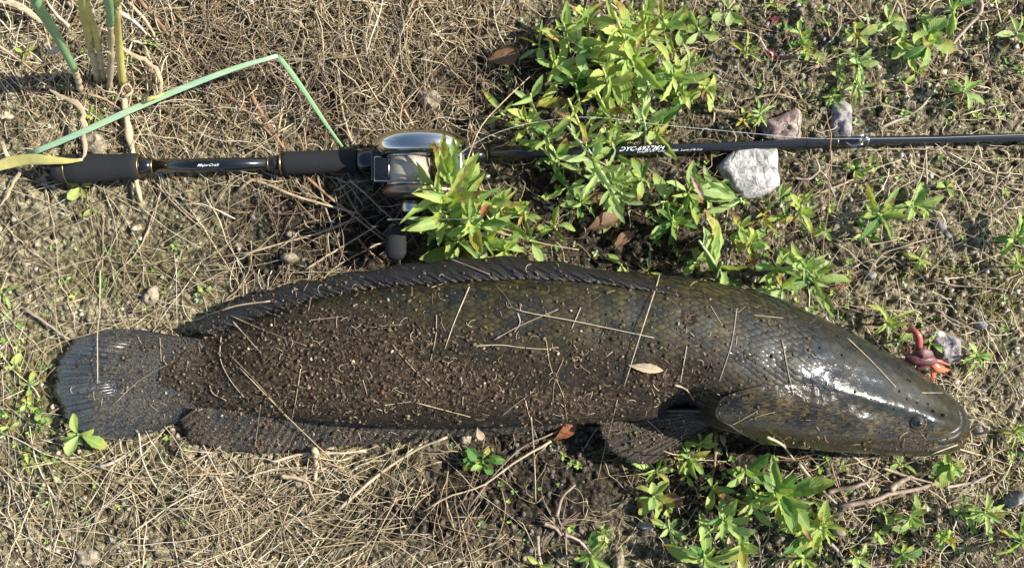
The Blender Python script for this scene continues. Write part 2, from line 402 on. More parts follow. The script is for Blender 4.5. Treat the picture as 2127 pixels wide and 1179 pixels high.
o_ = obj("soil_crumbs", grains("soil_crumbs", np.stack([gxr, gyr, gh(gxr, gyr) + gr * 0.35], -1), gr, pal, M_GRAIN))
tag(o_, "loose brown and grey crumbs of soil and grit scattered over the ground", "soil crumbs", kind='stuff')

# larger clods and pebbles, each one a thing
def lump(name, pts, height, mat, label, cat, seed=0, rings=7, rough=0.12, group=None, z0=None, sink=0.002, dome=3.0):
    """stone from an outline of photo pixels: rings shrinking upward with noise, real thickness"""
    pts = np.array(pts, float); cx, cy = pts.mean(0)
    m = 28; Lp = np.vstack([pts, pts[:1]]); seg = np.linalg.norm(np.diff(Lp, axis=0), axis=1); Ls = np.concatenate([[0], np.cumsum(seg)]); q = np.linspace(0, Ls[-1], m, endpoint=False)
    ring = np.stack([np.interp(q, Ls, Lp[:, 0]), np.interp(q, Ls, Lp[:, 1])], 1)
    org = at(cx, cy, 0); gz = ghp(cx, cy) if z0 is None else z0
    r_ = random.Random(seed + 1)
    V = []
    ts = [0.0, 0.0] + list(np.linspace(0.05, 1, rings))
    for k, t in enumerate(ts):
        s = 1.0 if k == 0 else (1 - t)
        s = 0.96 if k == 0 else (1.0 if k == 1 else 1 - t)
        hh = -sink - 0.004 if k == 0 else height * (0.35 if k == 1 else 0.35 + 0.65 * (1 - (1 - t) ** dome) )
        for (ax, ay) in ring:
            jx = 1 + rough * 0.35 * (vn(ax * 0.11 + seed, ay * 0.11 + k * 0.9, 3) - 0.5)
            x = cx + (ax - cx) * s * jx; y = cy + (ay - cy) * s * jx
            p = at(x, y, height * 0.6)
            hz = hh + height * rough * 2.4 * (vn(x * 0.09 + seed * 3.1, y * 0.09, 4) - 0.5) * (0 if k == 0 else 1) + height * rough * 1.0 * (vn(x * 0.3, y * 0.3 + seed, 6) - 0.5) * (0 if k == 0 else 1)
            V.append((p.x - org.x, p.y - org.y, gz + hz))
    V = np.array(V); F = grid_faces(len(ts), m, True)
    me = make_mesh(name, V, [F], mat, False)
    o = obj(name, me); o.location = (org.x, org.y, 0)
    return tag(o, label, cat, group)

def stone_mat(name, c1, c2, c3, sc=160, rough=0.85):
    m, nt, p = mat_new(name); c = geopos(nt); n1 = noise(nt, sc, 6, 0.65, c, 0.6); n2 = noise(nt, sc * 5, 4, 0.6, c)
    col = ramp(nt, n1, [(0.36, c1), (0.5, c2), (0.62, c3)]); col = mixc(nt, ramp(nt, n2, [(0.3, 0.35), (0.6, 0.0)]), col, tuple(x * 0.4 for x in c1))
    L(nt, col, p.inputs["Base Color"]); p.inputs["Roughness"].default_value = rough
    L(nt, bump(nt, math_n(nt, 'ADD', n1, math_n(nt, 'MULTIPLY', n2, 0.4)), 0.8, 0.0022), p.inputs["Normal"]); return m
MS_WHITE = stone_mat("white_stone", (0.16, 0.155, 0.15), (0.40, 0.38, 0.35), (0.66, 0.63, 0.56), 110)
_nt = MS_WHITE.node_tree; _v = voro(_nt, 75, geopos(_nt), 'DISTANCE_TO_EDGE'); _p = _nt.nodes["Principled BSDF"]; _old = _p.inputs["Normal"].links[0].from_socket
L(_nt, bump(_nt, ramp(_nt, _v.outputs["Distance"], [(0.0, 0.0), (0.10, 1.0)]), 0.4, 0.0012, _old), _p.inputs["Normal"])
MS_GREY = stone_mat("grey_stone", (0.16, 0.145, 0.145), (0.29, 0.265, 0.26), (0.45, 0.41, 0.37))
MS_PURPLE = stone_mat("purple_stone", (0.10, 0.055, 0.055), (0.24, 0.17, 0.15), (0.42, 0.36, 0.29), 120)
MS_BROWN = stone_mat("brown_clod", (0.15, 0.115, 0.075), (0.27, 0.22, 0.15), (0.40, 0.34, 0.25))
MS_BLUE = stone_mat("blue_grey_stone", (0.11, 0.11, 0.11), (0.22, 0.215, 0.21), (0.42, 0.41, 0.39), 120, 0.6)
def ovalpts(cx, cy, rx, ry, a=0, n=14, sd=0):
    r_ = random.Random(sd * 7 + int(cx)); o_ = []
    for k in range(n):
        t = 2 * math.pi * k / n; w = r_.uniform(0.85, 1.12); x = rx * math.cos(t) * w; y = ry * math.sin(t) * w
        o_.append((cx + x * math.cos(a) - y * math.sin(a), cy + x * math.sin(a) + y * math.cos(a)))
    return o_
lump("stone", [(1488, 348), (1505, 328), (1530, 306), (1575, 300), (1614, 303), (1616, 345), (1620, 382), (1606, 400), (1572, 412), (1545, 414), (1520, 392), (1502, 368)], 0.009, MS_WHITE,
     "large white flaky stone lying just under the rod blank", "stone", 1, rough=0.13, rings=10, dome=9.0)
lump("stone", [(1733, 215), (1755, 208), (1774, 218), (1772, 262), (1770, 288), (1738, 290), (1728, 262)], 0.009, MS_GREY, "grey and buff rectangular stone above the rod beside its guide", "stone", 2, rough=0.2)
lump("stone", [(1580, 252), (1622, 240), (1650, 226), (1667, 232), (1662, 262), (1664, 286), (1620, 292), (1588, 288)], 0.008, MS_PURPLE, "rough purple-brown stone just above the rod blank", "stone", 3, rough=0.3)
lump("stone", [(1942, 705), (1972, 692), (2000, 703), (2003, 738), (1985, 760), (1955, 752)], 0.009, MS_GREY, "grey rounded stone right of the red lure", "stone", 4, rough=0.25)
lump("pebble", ovalpts(1953, 694, 13, 7, 0.1), 0.005, simple("white_pebble", (0.6, 0.6, 0.58), 0.5, vary=0.15), "small smooth white oval pebble touching the red lure", "pebble", 5, rough=0.05)
lump("stone", ovalpts(2040, 893, 22, 18, 0.2), 0.006, MS_BROWN, "grey stone just ahead of the fish snout", "stone", 6)
lump("stone", ovalpts(2118, 1040, 26, 15, -0.4), 0.009, MS_BLUE, "shiny blue-grey stone at the right edge of the ground", "stone", 7, rough=0.2)
lump("stone", ovalpts(1344, 1096, 17, 10, 0.25), 0.007, MS_GREY, "dark grey stone on dark soil below the pectoral fin", "stone", 8)
lump("stone", ovalpts(1955, 468, 14, 11, 0.5), 0.006, MS_GREY, "pinkish grey stone on open soil right of two weeds", "stone", 9)
lump("stone", ovalpts(1808, 572, 12, 10, 0.5), 0.005, MS_GREY, "small grey stone between mossy soil and the fish back", "stone", 10)
lump("stone", ovalpts(2043, 673, 14, 10, 0.3), 0.006, MS_BLUE, "small blue-grey stone on mossy soil right of the lure", "stone", 11)
lump("soil_clod", ovalpts(1745, 245 + 860, 14, 9, 0.4), 0.006, MS_BROWN, "brown clod beside the bright green weed low on the right", "clod", 12)
lump("soil_clod", ovalpts(600, 535, 18, 12, 0.1), 0.009, MS_BROWN, "buff clod on dark soil between the foregrip and the fish", "clod", 13)
lump("soil_clod", ovalpts(605, 486, 12, 10, 0.1), 0.008, MS_BROWN, "brown clod above the buff clod on the dark soil", "clod", 14)
lump("soil_clod", ovalpts(190, 297, 27, 22, 0.4), 0.009, MS_BROWN, "large buff clod just above the rod butt", "clod", 15, rough=0.25)
lump("soil_clod", ovalpts(966, 910, 15, 14, 0.4), 0.008, MS_BROWN, "round brown clod just below the anal fin", "clod", 16, rough=0.25)
lump("soil_clod", ovalpts(615, 1000, 26, 19, 0.1), 0.009, MS_BROWN, "buff clod under straw below the anal fin", "clod", 17, rough=0.3)
lump("soil_clod", ovalpts(175, 1160, 34, 18, 0.1), 0.009, MS_BROWN, "broad pale clod at the bottom left", "clod", 18, rough=0.3)
lump("soil_clod", ovalpts(1286, 1170, 14, 24, 0.1), 0.009, MS_BROWN, "pale rough clod at the bottom edge right of a weed", "clod", 19, rough=0.3)
lump("pebble", ovalpts(462, 543 - 100, 7, 6), 0.004, MS_BLUE, "tiny blue-white pebble below the rod shaft", "pebble", 20)
lump("pebble", ovalpts(1923, 1056, 7, 7), 0.005, simple("buff_pebble", (0.5, 0.44, 0.34), 0.6, vary=0.15), "small round buff pebble right of a low weed", "pebble", 21)
lump("soil_clod", ovalpts(890, 205, 27, 20, 0.3), 0.010, MS_BROWN, "brown clod above the reel among straw", "clod", 22, rough=0.3)
lump("soil_clod", ovalpts(310, 615, 16, 22, 0.3), 0.008, MS_BROWN, "brown clod just above the tail fin", "clod", 23, rough=0.25)
lump("pebble", ovalpts(1618, 6, 11, 6), 0.004, simple("white_pebble_top", (0.65, 0.65, 0.63), 0.6, vary=0.15), "white pebble at the top edge right of the green weeds", "pebble", 24)

exec_marker = None
# ================================================================== THE FISH
ST = np.array([  # px, ytop, ybot, ridge height mm, peak t, power
 (335, 728, 826, 9.5, .5, 2.0), (365, 715, 836, 12.5, .5, 2.0), (420, 700, 848, 19, .5, 2.0), (500, 672, 858, 33, .5, 2.0), (600, 636, 868, 49, .49, 2.0), (700, 608, 878, 61, .47, 2.05), (850, 584, 884, 75, .46, 2.1),
 (1000, 569, 884, 84, .45, 2.1), (1150, 562, 880, 87, .45, 2.1), (1300, 565, 872, 87, .45, 2.1), (1380, 572, 868, 86, .46, 2.1), (1450, 581, 872, 85, .49, 2.1), (1500, 590, 892, 83, .51, 2.15),
 (1600, 614, 912, 79, .54, 2.2), (1700, 657, 927, 73, .56, 2.25), (1800, 707, 939, 63, .56, 2.3), (1880, 752, 945, 52, .55, 2.3), (1940, 795, 943, 41, .53, 2.2), (1975, 822, 938, 31, .52, 2.2), (1992, 840, 928, 24, .5, 2.2), (2001, 855, 916, 17, .5, 2.2), (2005, 872, 900, 8, .5, 2.0)], float)
def body_point(px, t, upper=True, off=0.0):
    """px, t arrays -> (n,3). t: 0 = back silhouette, 1 = belly silhouette"""
    px = np.asarray(px, float); t = np.asarray(t, float)
    yt = smoothcurve(ST[:, 0], ST[:, 1], px); yb = smoothcurve(ST[:, 0], ST[:, 2], px)
    hh = smoothcurve(ST[:, 0], ST[:, 3], px) * 0.001; pk = smoothcurve(ST[:, 0], ST[:, 4], px); pw = smoothcurve(ST[:, 0], ST[:, 5], px)
    zm = hh * 0.42
    k = math.log(0.5) / np.log(pk)
    hp = np.clip(1 - np.abs(2 * np.clip(t, 0, 1) ** k - 1) ** pw, 0, 1) ** (1 / pw)
    z = zm + (hh - zm) * hp if upper else zm - (zm + 0.003) * np.clip(1 - np.abs(2 * np.clip(t, 0, 1) - 1) ** 2.6, 0, 1) ** (1 / 2.6)
    py = yt + (yb - yt) * t
    if upper:
        # pit behind the gill cover and the lateral muscles
        d = ((px - 1415) / 62) ** 2 + ((py - 838) / 34) ** 2
        z = z - 0.031 * np.exp(-d ** 1.6) * (px < 1500) * np.clip((1490 - px) / 40, 0, 1)
        z = z + 0.0012 * fbm(px * 0.001, py * 0.001, 16, 2, 5) * hp
        # brow ridge over the cheek
        br = np.exp(-((t - 0.50) / 0.07) ** 2) * np.clip((px - 1640) / 120, 0, 1) * np.clip((1985 - px) / 60, 0, 1); z = z + 0.0035 * br
        soc = np.exp(-(((px - 1903) / 26) ** 2 + ((py - 876) / 20) ** 2)); z = z + 0.003 * soc
        # jaw groove
        gy = 905 + 10 * np.sin((px - 1750) / 90); gr_ = np.exp(-((py - gy) / 5.0) ** 2) * np.clip((px - 1760) / 60, 0, 1); z = z - 0.0028 * gr_
    cx = (yt + yb) / 2
    kk = 1 - zm / H
    return np.stack([X(px) * kk, Y(py) * kk, z], -1)

DIRT = [(1180, 740, 330, 120, .50), (1390, 790, 110, 60, .75), (1000, 680, 300, 60, .4), (700, 740, 330, 120, 1.0), (950, 800, 170, 80, 1.0), (430, 770, 130, 95, 1.0), (760, 790, 300, 90, 1.1), (560, 830, 200, 60, 1.1), (1180, 840, 180, 50, 1.0), (700, 905, 330, 30, .9), (290, 800, 80, 80, .45), (1340, 910, 80, 45, 1.1), (620, 690, 160, 40, .5),
        (1430, 660, 22, 22, .9), (1250, 760, 140, 60, .45), (1700, 925, 260, 14, .6), (700, 590, 130, 18, .6), (330, 735, 60, 40, .7), (1540, 740, 40, 30, .45), (1030, 560, 240, 10, .3), (1900, 920, 60, 16, .7)]
def dirt_of(V):
    V = np.asarray(V); k = 1 - V[:, 2] / H; return soft_blobs(V[:, 0] / k / S + 1063.5, -V[:, 1] / k / S + 589.5, DIRT)
FISH_ORG = Vector(at(1150, 730, 0))
fish = empty("fish", FISH_ORG, "large dark snakehead fish lying on its belly, coated in soil crumbs", "fish")

def fish_skin(name, scaly=False):
    m, nt, p = mat_new(name); pos = geopos(nt); at_t = attr(nt, "tv").outputs["Fac"]; at_x = attr(nt, "xs").outputs["Fac"]
    n1 = noise(nt, 42, 5, 0.6, pos, 0.8); n2 = noise(nt, 170, 5, 0.65, pos, 0.4); n3 = noise(nt, 600, 3, 0.6, pos)
    olive = mixc(nt, n2, (0.014, 0.012, 0.004), (0.088, 0.072, 0.019))
    slate = mixc(nt, n2, (0.007, 0.009, 0.012), (0.034, 0.039, 0.038))
    slate2 = mixc(nt, n2, (0.006, 0.009, 0.014), (0.034, 0.044, 0.054))
    dark = mixc(nt, n2, (0.010, 0.009, 0.008), (0.035, 0.028, 0.018))
    brown = mixc(nt, n2, (0.014, 0.009, 0.005), (0.066, 0.040, 0.020))
    mp = nt.nodes.new("ShaderNodeMapping"); mp.inputs["Scale"].default_value = (0.55, 1.5, 1.0); mp.inputs["Rotation"].default_value = (0, 0, 0.25); L(nt, pos, mp.inputs["Vector"])
    n4 = noise(nt, 430, 4, 0.7, mp.outputs[0], 0.6)
    gold = mixc(nt, ramp(nt, math_n(nt, 'ADD', math_n(nt, 'MULTIPLY', n4, 0.75), math_n(nt, 'MULTIPLY', n1, 0.25)), [(0.46, 0.0), (0.60, 1.0)]), (0.010, 0.008, 0.005), (0.135, 0.095, 0.022))
    blot = ramp(nt, n1, [(0.46, 0.0), (0.58, 1.0)])
    back = mixc(nt, ramp(nt, n1, [(0.50, 0.0), (0.64, 0.85)]), olive, slate)                         # olive with slate blotches
    side = mixc(nt, ramp(nt, n1, [(0.44, 0.0), (0.56, 1.0)]), brown, dark)
    lowf = ramp(nt, math_n(nt, 'ADD', at_t, math_n(nt, 'MULTIPLY', n1, 0.35)), [(0.52, 0.0), (0.78, 1.0)])
    body = mixc(nt, lowf, back, side)
    cheekf = ramp(nt, math_n(nt, 'ADD', at_t, math_n(nt, 'MULTIPLY', n2, 0.16)), [(0.60, 0.0), (0.70, 1.0)])
    jaw = ramp(nt, at_t, [(0.80, 0.0), (0.92, 1.0)])
    head = mixc(nt, jaw, mixc(nt, cheekf, mixc(nt, blot, mixc(nt, 0.5, slate2, olive), slate2), gold), mixc(nt, n2, (0.012, 0.009, 0.006), (0.065, 0.046, 0.028)))
    hf = ramp(nt, math_n(nt, 'ADD', at_x, math_n(nt, 'MULTIPLY', at_t, 0.04)), [(0.71, 0.0), (0.765, 1.0)])
    col = mixc(nt, hf, body, head)
    v = voro(nt, 150, pos, 'F1'); vs = ramp(nt, v.outputs["Distance"], [(0.3, 0.0), (0.75, 0.55)])
    if not scaly: col = mixc(nt, vs, col, (0.012, 0.011, 0.010))
    else:
        rim = attr(nt, "rim").outputs["Fac"]
        col = mixc(nt, math_n(nt, 'MULTIPLY', ramp(nt, rim, [(0.35, 0.0), (0.95, 0.75)]), 1.0), col, (0.010, 0.009, 0.008))
        pv = attr(nt, "Col").outputs["Fac"]
        col = mixc(nt, 1.0, col, ramp(nt, pv, [(0.0, 0.45), (1.0, 1.35)]), 'MULTIPLY')
    dn = noise(nt, 330, 5, 0.75, pos); dn2 = noise(nt, 55, 4, 0.6, pos)
    soilc = ramp(nt, dn, [(0.38, (0.014, 0.009, 0.006)), (0.50, (0.058, 0.038, 0.021)), (0.66, (0.20, 0.145, 0.088))])
    dm = ramp(nt, math_n(nt, 'ADD', math_n(nt, 'MULTIPLY', attr(nt, "dirt").outputs["Fac"], 0.62), math_n(nt, 'ADD', math_n(nt, 'MULTIPLY', dn, 0.55), math_n(nt, 'MULTIPLY', dn2, 0.42))), [(0.76, 0.0), (0.97, 0.92)])
    col = mixc(nt, 1.0, col, (0.80, 0.78, 0.72), 'MULTIPLY')
    col = mixc(nt, dm, col, soilc)
    L(nt, col, p.inputs["Base Color"])
    dirt = math_n(nt, 'MULTIPLY', math_n(nt, 'SUBTRACT', 1.0, hf), math_n(nt, 'ADD', 0.35, math_n(nt, 'MULTIPLY', lowf, 0.5)))
    rr = math_n(nt, 'ADD', 0.42 if scaly else 0.17, math_n(nt, 'ADD', math_n(nt, 'MULTIPLY', dirt, 0.34), math_n(nt, 'MULTIPLY', n3, 0.12)))
    rr = math_n(nt, 'ADD', rr, math_n(nt, 'MULTIPLY', dm, 0.5))
    L(nt, rr, p.inputs["Roughness"]); p.inputs["Specular IOR Level"].default_value = 0.32 if scaly else 0.5
    L(nt, math_n(nt, 'MULTIPLY', math_n(nt, 'SUBTRACT', 1.0, dm), 0.05 if scaly else 0.30), p.inputs["Coat Weight"]); p.inputs["Coat Roughness"].default_value = 0.12
    b = bump(nt, n3, 0.25, 0.0006); b = bump(nt, n2, 0.35, 0.0012, b); b = bump(nt, math_n(nt, 'MULTIPLY', dm, dn), 1.0, 0.004, b)
    if not scaly: b = bump(nt, v.outputs["Distance"], 0.32, 0.0013, b)
    L(nt, b, p.inputs["Normal"]); L(nt, b, p.inputs["Coat Normal"]) if False else None
    return m
M_SKIN = fish_skin("fish_skin"); M_SCALE = fish_skin("fish_scales", True)

nu, nvh = 330, 44
pxs = np.concatenate([np.linspace(335, 1900, 260), np.linspace(1900, 2005, 71)[1:]]); nu = len(pxs)
ph = np.linspace(0, math.pi, nvh); tt = (1 - np.cos(ph)) / 2
rings = []
for a in pxs:
    up = body_point(np.full(nvh, a), tt, True); lo = body_point(np.full(nvh - 2, a), tt[1:-1][::-1], False)
    rings.append(np.vstack([up, lo]))
BV = np.array(rings); nr = BV.shape[1]
tv_ring = np.concatenate([tt, np.ones(nvh - 2)])
F = [grid_faces(nu, nr, True)[:, ::-1]]
F.append(np.arange(nr)[None, :]); F.append(((nu - 1) * nr + np.arange(nr))[None, ::-1])
body_me = make_mesh("body", rebase(BV.reshape(-1, 3), fish), F, M_SKIN, True, {"tv": np.tile(tv_ring, nu), "xs": np.repeat((pxs) / 2127, nr), "dirt": dirt_of(BV.reshape(-1, 3))})
body = obj("body", body_me, fish)
body_tris = (BV.reshape(-1, 3), F[0])

def surf_frame(px, t):
    p0 = body_point(px, t); pa = body_point(px - 3, t); pb = body_point(px, np.clip(t + 0.01, 0, 1)); pc = body_point(px, np.clip(t - 0.01, 0, 1))
    A = pa - p0; A /= np.linalg.norm(A, axis=1, keepdims=True)         # toward the tail
    B = pb - pc; B /= np.linalg.norm(B, axis=1, keepdims=True)
    Nn = np.cross(A, B); Nn /= np.linalg.norm(Nn, axis=1, keepdims=True) + 1e-9
    s = np.sign(Nn[:, 2:3]); s[s == 0] = 1; Nn *= s
    return p0, A, B, Nn

# overlapping scales: thousands, so one part
sc_px, sc_t, sc_w, sc_l = [], [], [], []
x = 1690.0; col_i = 0; ROWS = 36
phi_rows = np.linspace(0.10, math.pi - 0.12, ROWS)
while x > 395:
    girth = np.interp(x, ST[:, 0], ST[:, 2] - ST[:, 1])
    dx = 4.5 + 8.0 * girth / 310
    for j in range(ROWS - 1):
        phj = phi_rows[j] + (phi_rows[1] - phi_rows[0]) * (0.5 if col_i % 2 else 0.0)
        t = (1 - math.cos(phj)) / 2
        py = np.interp(x, ST[:, 0], ST[:, 1]) * (1 - t) + np.interp(x, ST[:, 0], ST[:, 2]) * t
        if x > 1455 + 35 * (t > .5) and t > 0.66 : continue
        if x > 1600 and rng.random() < (x - 1600) / 90: continue
        if x < 520 and rng.random() < (520 - x) / 125: continue
        sc_px.append(x + rng.normal(0, 1.2)); sc_t.append(np.clip(t + rng.normal(0, 0.0035), 0.001, .999)); sc_w.append(girth * 1.35 / ROWS); sc_l.append(dx * 1.0)
    x -= dx; col_i += 1
sc_px = np.array(sc_px); sc_t = np.array(sc_t); sc_w = np.array(sc_w) * S; sc_l = np.array(sc_l) * S
p0, A, B, Nn = surf_frame(sc_px, sc_t); ns = len(p0)
nrim = 9
rim_a = np.array([-1.0, -0.75, -0.1, 0.62, 1.05, 0.62, -0.1, -0.75, -1.0][:nrim]); rim_b = np.array([0.0, 0.38, 0.50, 0.40, 0.0, -0.40, -0.50, -0.38, 0.0][:nrim])
rim_a = rim_a[:-1]; rim_b = rim_b[:-1]; nrim = 8
h_r = np.interp(rim_a, [-1, 0, 1.05], [-0.00040, 0.00012, 0.00032])
mid_a, mid_b, mid_h = rim_a * 0.55 + 0.05, rim_b * 0.55, np.interp(rim_a, [-1, 0, 1.05], [0.0001, 0.00036, 0.00045])
la = np.concatenate([[0.1], mid_a, rim_a]); lb = np.concatenate([[0], mid_b, rim_b]); lh = np.concatenate([[0.00042], mid_h, h_r])
tilt = rng.normal(0, 0.00008, (ns, 1, 1))
V = p0[:, None, :] + A[:, None, :] * (la[None, :, None] * sc_l[:, None, None]) + B[:, None, :] * (lb[None, :, None] * sc_w[:, None, None] * 1.15) + Nn[:, None, :] * (lh[None, :, None] + tilt)
fl = [(0, 1 + k, 1 + (k + 1) % 8) for k in range(8)]; fq = [(1 + k, 9 + k, 9 + (k + 1) % 8, 1 + (k + 1) % 8) for k in range(8)]
off = (np.arange(ns) * 17)[:, None, None]
FT = (np.array(fl)[None] + off).reshape(-1, 3); FQ = (np.array(fq)[None] + off).reshape(-1, 4)
rimv = np.tile(np.concatenate([[0], np.full(8, 0.4), np.ones(8)]), ns)
pv = np.repeat(rng.random(ns), 17)
sc_me = make_mesh("scales", rebase(V.reshape(-1, 3), fish), [FT, FQ], M_SCALE, True, {"tv": np.repeat(sc_t, 17), "xs": np.repeat(sc_px / 2127, 17), "rim": rimv, "Col": pv, "dirt": dirt_of(V.reshape(-1, 3))})
sc_o = obj("scales", sc_me, fish); sc_o['kind'] = 'stuff'

# gill cover: a raised shell with a membrane edge over the cheek
def shell_patch(name, x_edge_fn, x_front, t0, t1, lift, nu_, nv_, mat, parent):
    V = []; tv = []; xs_ = []
    for i in range(nu_):
        for j in range(nv_):
            t = t0 + (t1 - t0) * j / (nv_ - 1); xe = x_edge_fn(t); a = i / (nu_ - 1); px = xe + (x_front - xe) * a
            p, A_, B_, N_ = surf_frame(np.array([max(px, 1500 if False else px)]), np.array([t]))
            # over the pit use the surface further forward so that the cover stays smooth
            if px < 1500:
                q = body_point(np.array([1500.0]), np.array([t]))[0]; p = np.array([[p[0, 0], q[1] + (1500 - px) * S * 0.12 * (1 if t < .75 else -0.3), q[2] - (1500 - px) * S * 0.10]])
                N_ = surf_frame(np.array([1505.0]), np.array([t]))[3]
            l = lift * (1 - a ** 1.5) * min(1, (t - t0) / 0.16 - 0.12)
            V.append(p[0] + N_[0] * l); tv.append(t); xs_.append(max(px, 1640) / 2127)
    V = np.array(V); nV = len(V)
    V2 = V - np.array([0, 0, 0.0016]); VV = np.vstack([V, V2])
    F1 = grid_faces(nu_, nv_); F2 = F1[:, ::-1] + nV
    e = np.arange(nv_ - 1); Fe = np.stack([e, e + nV, e + 1 + nV, e + 1], -1)
    me = make_mesh(name, rebase(VV, parent), [F1, F2, Fe], mat, True, {"tv": np.tile(tv, 2), "xs": np.tile(xs_, 2)})
    return obj(name, me, parent), V.reshape(nu_, nv_, 3)
edge = lambda t: 1464 + 260 * (t - 0.80) ** 2 / 0.1 + (14 if t > .85 else 0) * (t - .85) / .1
gill, GV = shell_patch("gill_cover", edge, 1800, 0.52, 0.995, 0.0034, 44, 26, M_SKIN, fish)
M_MEMB = simple("gill_membrane", (0.04, 0.026, 0.017), 0.4, vary=0.4, nscale=500, coat=0.3)
memb = obj("gill_membrane", tube_mesh("gill_membrane", GV[0] + np.array([0, 0, -0.0004]), np.abs(0.0007 + 0.00035 * np.sin(np.arange(26) * 1.3)), M_MEMB, 6, origin=fish.location), gill)

# fins -------------------------------------------------------------------------------
def fin_material(name, c1, c2, rough, dirtc=(0.13, 0.098, 0.060), dirt=0.5, nscale=160, streak=70.0):
    m, nt, p = mat_new(name); pos = geopos(nt); n1 = noise(nt, nscale, 5, 0.65, pos); n2 = noise(nt, 700, 3, 0.6, pos); n0 = noise(nt, 45, 3, 0.6, pos)
    sep = nt.nodes.new("ShaderNodeCombineXYZ"); L(nt, math_n(nt, 'MULTIPLY', attr(nt, "fu").outputs["Fac"], streak), sep.inputs[0]); L(nt, math_n(nt, 'MULTIPLY', attr(nt, "fv").outputs["Fac"], 1.8), sep.inputs[1])
    st = noise(nt, 1.7, 5, 0.7, sep.outputs[0])
    col = mixc(nt, ramp(nt, st, [(0.38, 0.0), (0.62, 1.0)]), c1, c2)
    dd = math_n(nt, 'ADD', math_n(nt, 'MULTIPLY', n1, 0.6), math_n(nt, 'ADD', math_n(nt, 'MULTIPLY', n2, 0.35), math_n(nt, 'MULTIPLY', n0, 0.5)))
    dd = math_n(nt, 'ADD', dd, math_n(nt, 'MULTIPLY', attr(nt, "fd").outputs["Fac"], 0.22))
    d = ramp(nt, dd, [(0.98 - dirt * 0.22, 0.0), (1.06 - dirt * 0.22, 0.92)])
    dcol = mixc(nt, ramp(nt, n2, [(0.4, 0.0), (0.6, 1.0)]), tuple(x * 0.3 for x in dirtc), tuple(x * 1.35 for x in dirtc))
    col = mixc(nt, d, col, dcol); L(nt, col, p.inputs["Base Color"])
    L(nt, math_n(nt, 'ADD', rough, math_n(nt, 'MULTIPLY', d, 0.5)), p.inputs["Roughness"]); p.inputs["Specular IOR Level"].default_value = 0.6
    b = bump(nt, st, 0.8, 0.0010); b = bump(nt, n2, 0.4, 0.0006, b); L(nt, bump(nt, math_n(nt, 'MULTIPLY', d, n2), 1.0, 0.003, b), p.inputs["Normal"]); return m
M_DFIN = fin_material("dorsal_fin_skin", (0.006, 0.0055, 0.005), (0.022, 0.018, 0.014), 0.36, dirt=0.5, streak=90)
M_TFIN = fin_material("tail_fin_skin", (0.007, 0.008, 0.010), (0.10, 0.098, 0.094), 0.15, dirt=1.05, nscale=240, streak=85)
M_AFIN = fin_material("anal_fin_skin", (0.008, 0.010, 0.013), (0.065, 0.064, 0.064), 0.30, dirt=1.45, nscale=240, streak=90)
M_PFIN = fin_material("pectoral_fin_skin", (0.020, 0.015, 0.011), (0.11, 0.085, 0.06), 0.5, dirt=1.3, nscale=300, streak=26)

def sheet(name, G, mat, parent, thick=0.0010, fd=False):
    nu_, nv_, _ = G.shape; V = G.reshape(-1, 3); n_ = len(V)
    VV = np.vstack([V, V - np.array([0, 0, thick])]); F1 = grid_faces(nu_, nv_); F2 = F1[:, ::-1] + n_
    b = np.concatenate([np.arange(nv_), np.arange(1, nu_) * nv_ + nv_ - 1, (nu_ - 1) * nv_ + np.arange(nv_ - 2, -1, -1), np.arange(nu_ - 2, 0, -1) * nv_]); b2 = np.roll(b, -1)
    Fe = np.stack([b, b + n_, b2 + n_, b2], -1)
    fu = np.repeat(np.linspace(0, 1, nu_), nv_); fv = np.tile(np.linspace(0, 1, nv_), nu_)
    return obj(name, make_mesh(name, rebase(VV, parent), [F1, F2, Fe], mat, True, {"fu": np.tile(fu, 2), "fv": np.tile(fv, 2), "fd": np.tile((1 - fv) if fd else fv * 0, 2)}), parent)

# dorsal fin: base on the back, folded away toward the far side, ridged by slanting rays
DB = np.array([(446, 676), (500, 655), (560, 636), (640, 619), (700, 609), (780, 600), (850, 594), (930, 588), (1000, 584), (1080, 581), (1150, 582), (1220, 588), (1300, 598), (1360, 607), (1410, 614), (1445, 617)], float)
DE = np.array([(395, 680), (450, 648), (520, 617), (580, 596), (640, 583), (700, 571), (770, 560), (850, 548), (920, 540), (990, 534), (1060, 534), (1130, 541), (1210, 553), (1290, 568), (1370, 586), (1440, 613)], float)
nuD, nvD = 420, 12
db = np.stack([np.linspace(446, 1445, nuD), smoothcurve(DB[:, 0], DB[:, 1], np.linspace(446, 1445, nuD))], 1)
_ex = db[:, 0] - 58 * np.clip((1450 - db[:, 0]) / 120, 0.1, 1) ; de = np.stack([_ex, smoothcurve(DE[:, 0], DE[:, 1], _ex)], 1)
def t_of(px, py): 
    yt = np.interp(px, ST[:, 0], ST[:, 1]); yb = np.interp(px, ST[:, 0], ST[:, 2]); return (py - yt) / (yb - yt)
G = np.zeros((nuD, nvD, 3)); nray = 40
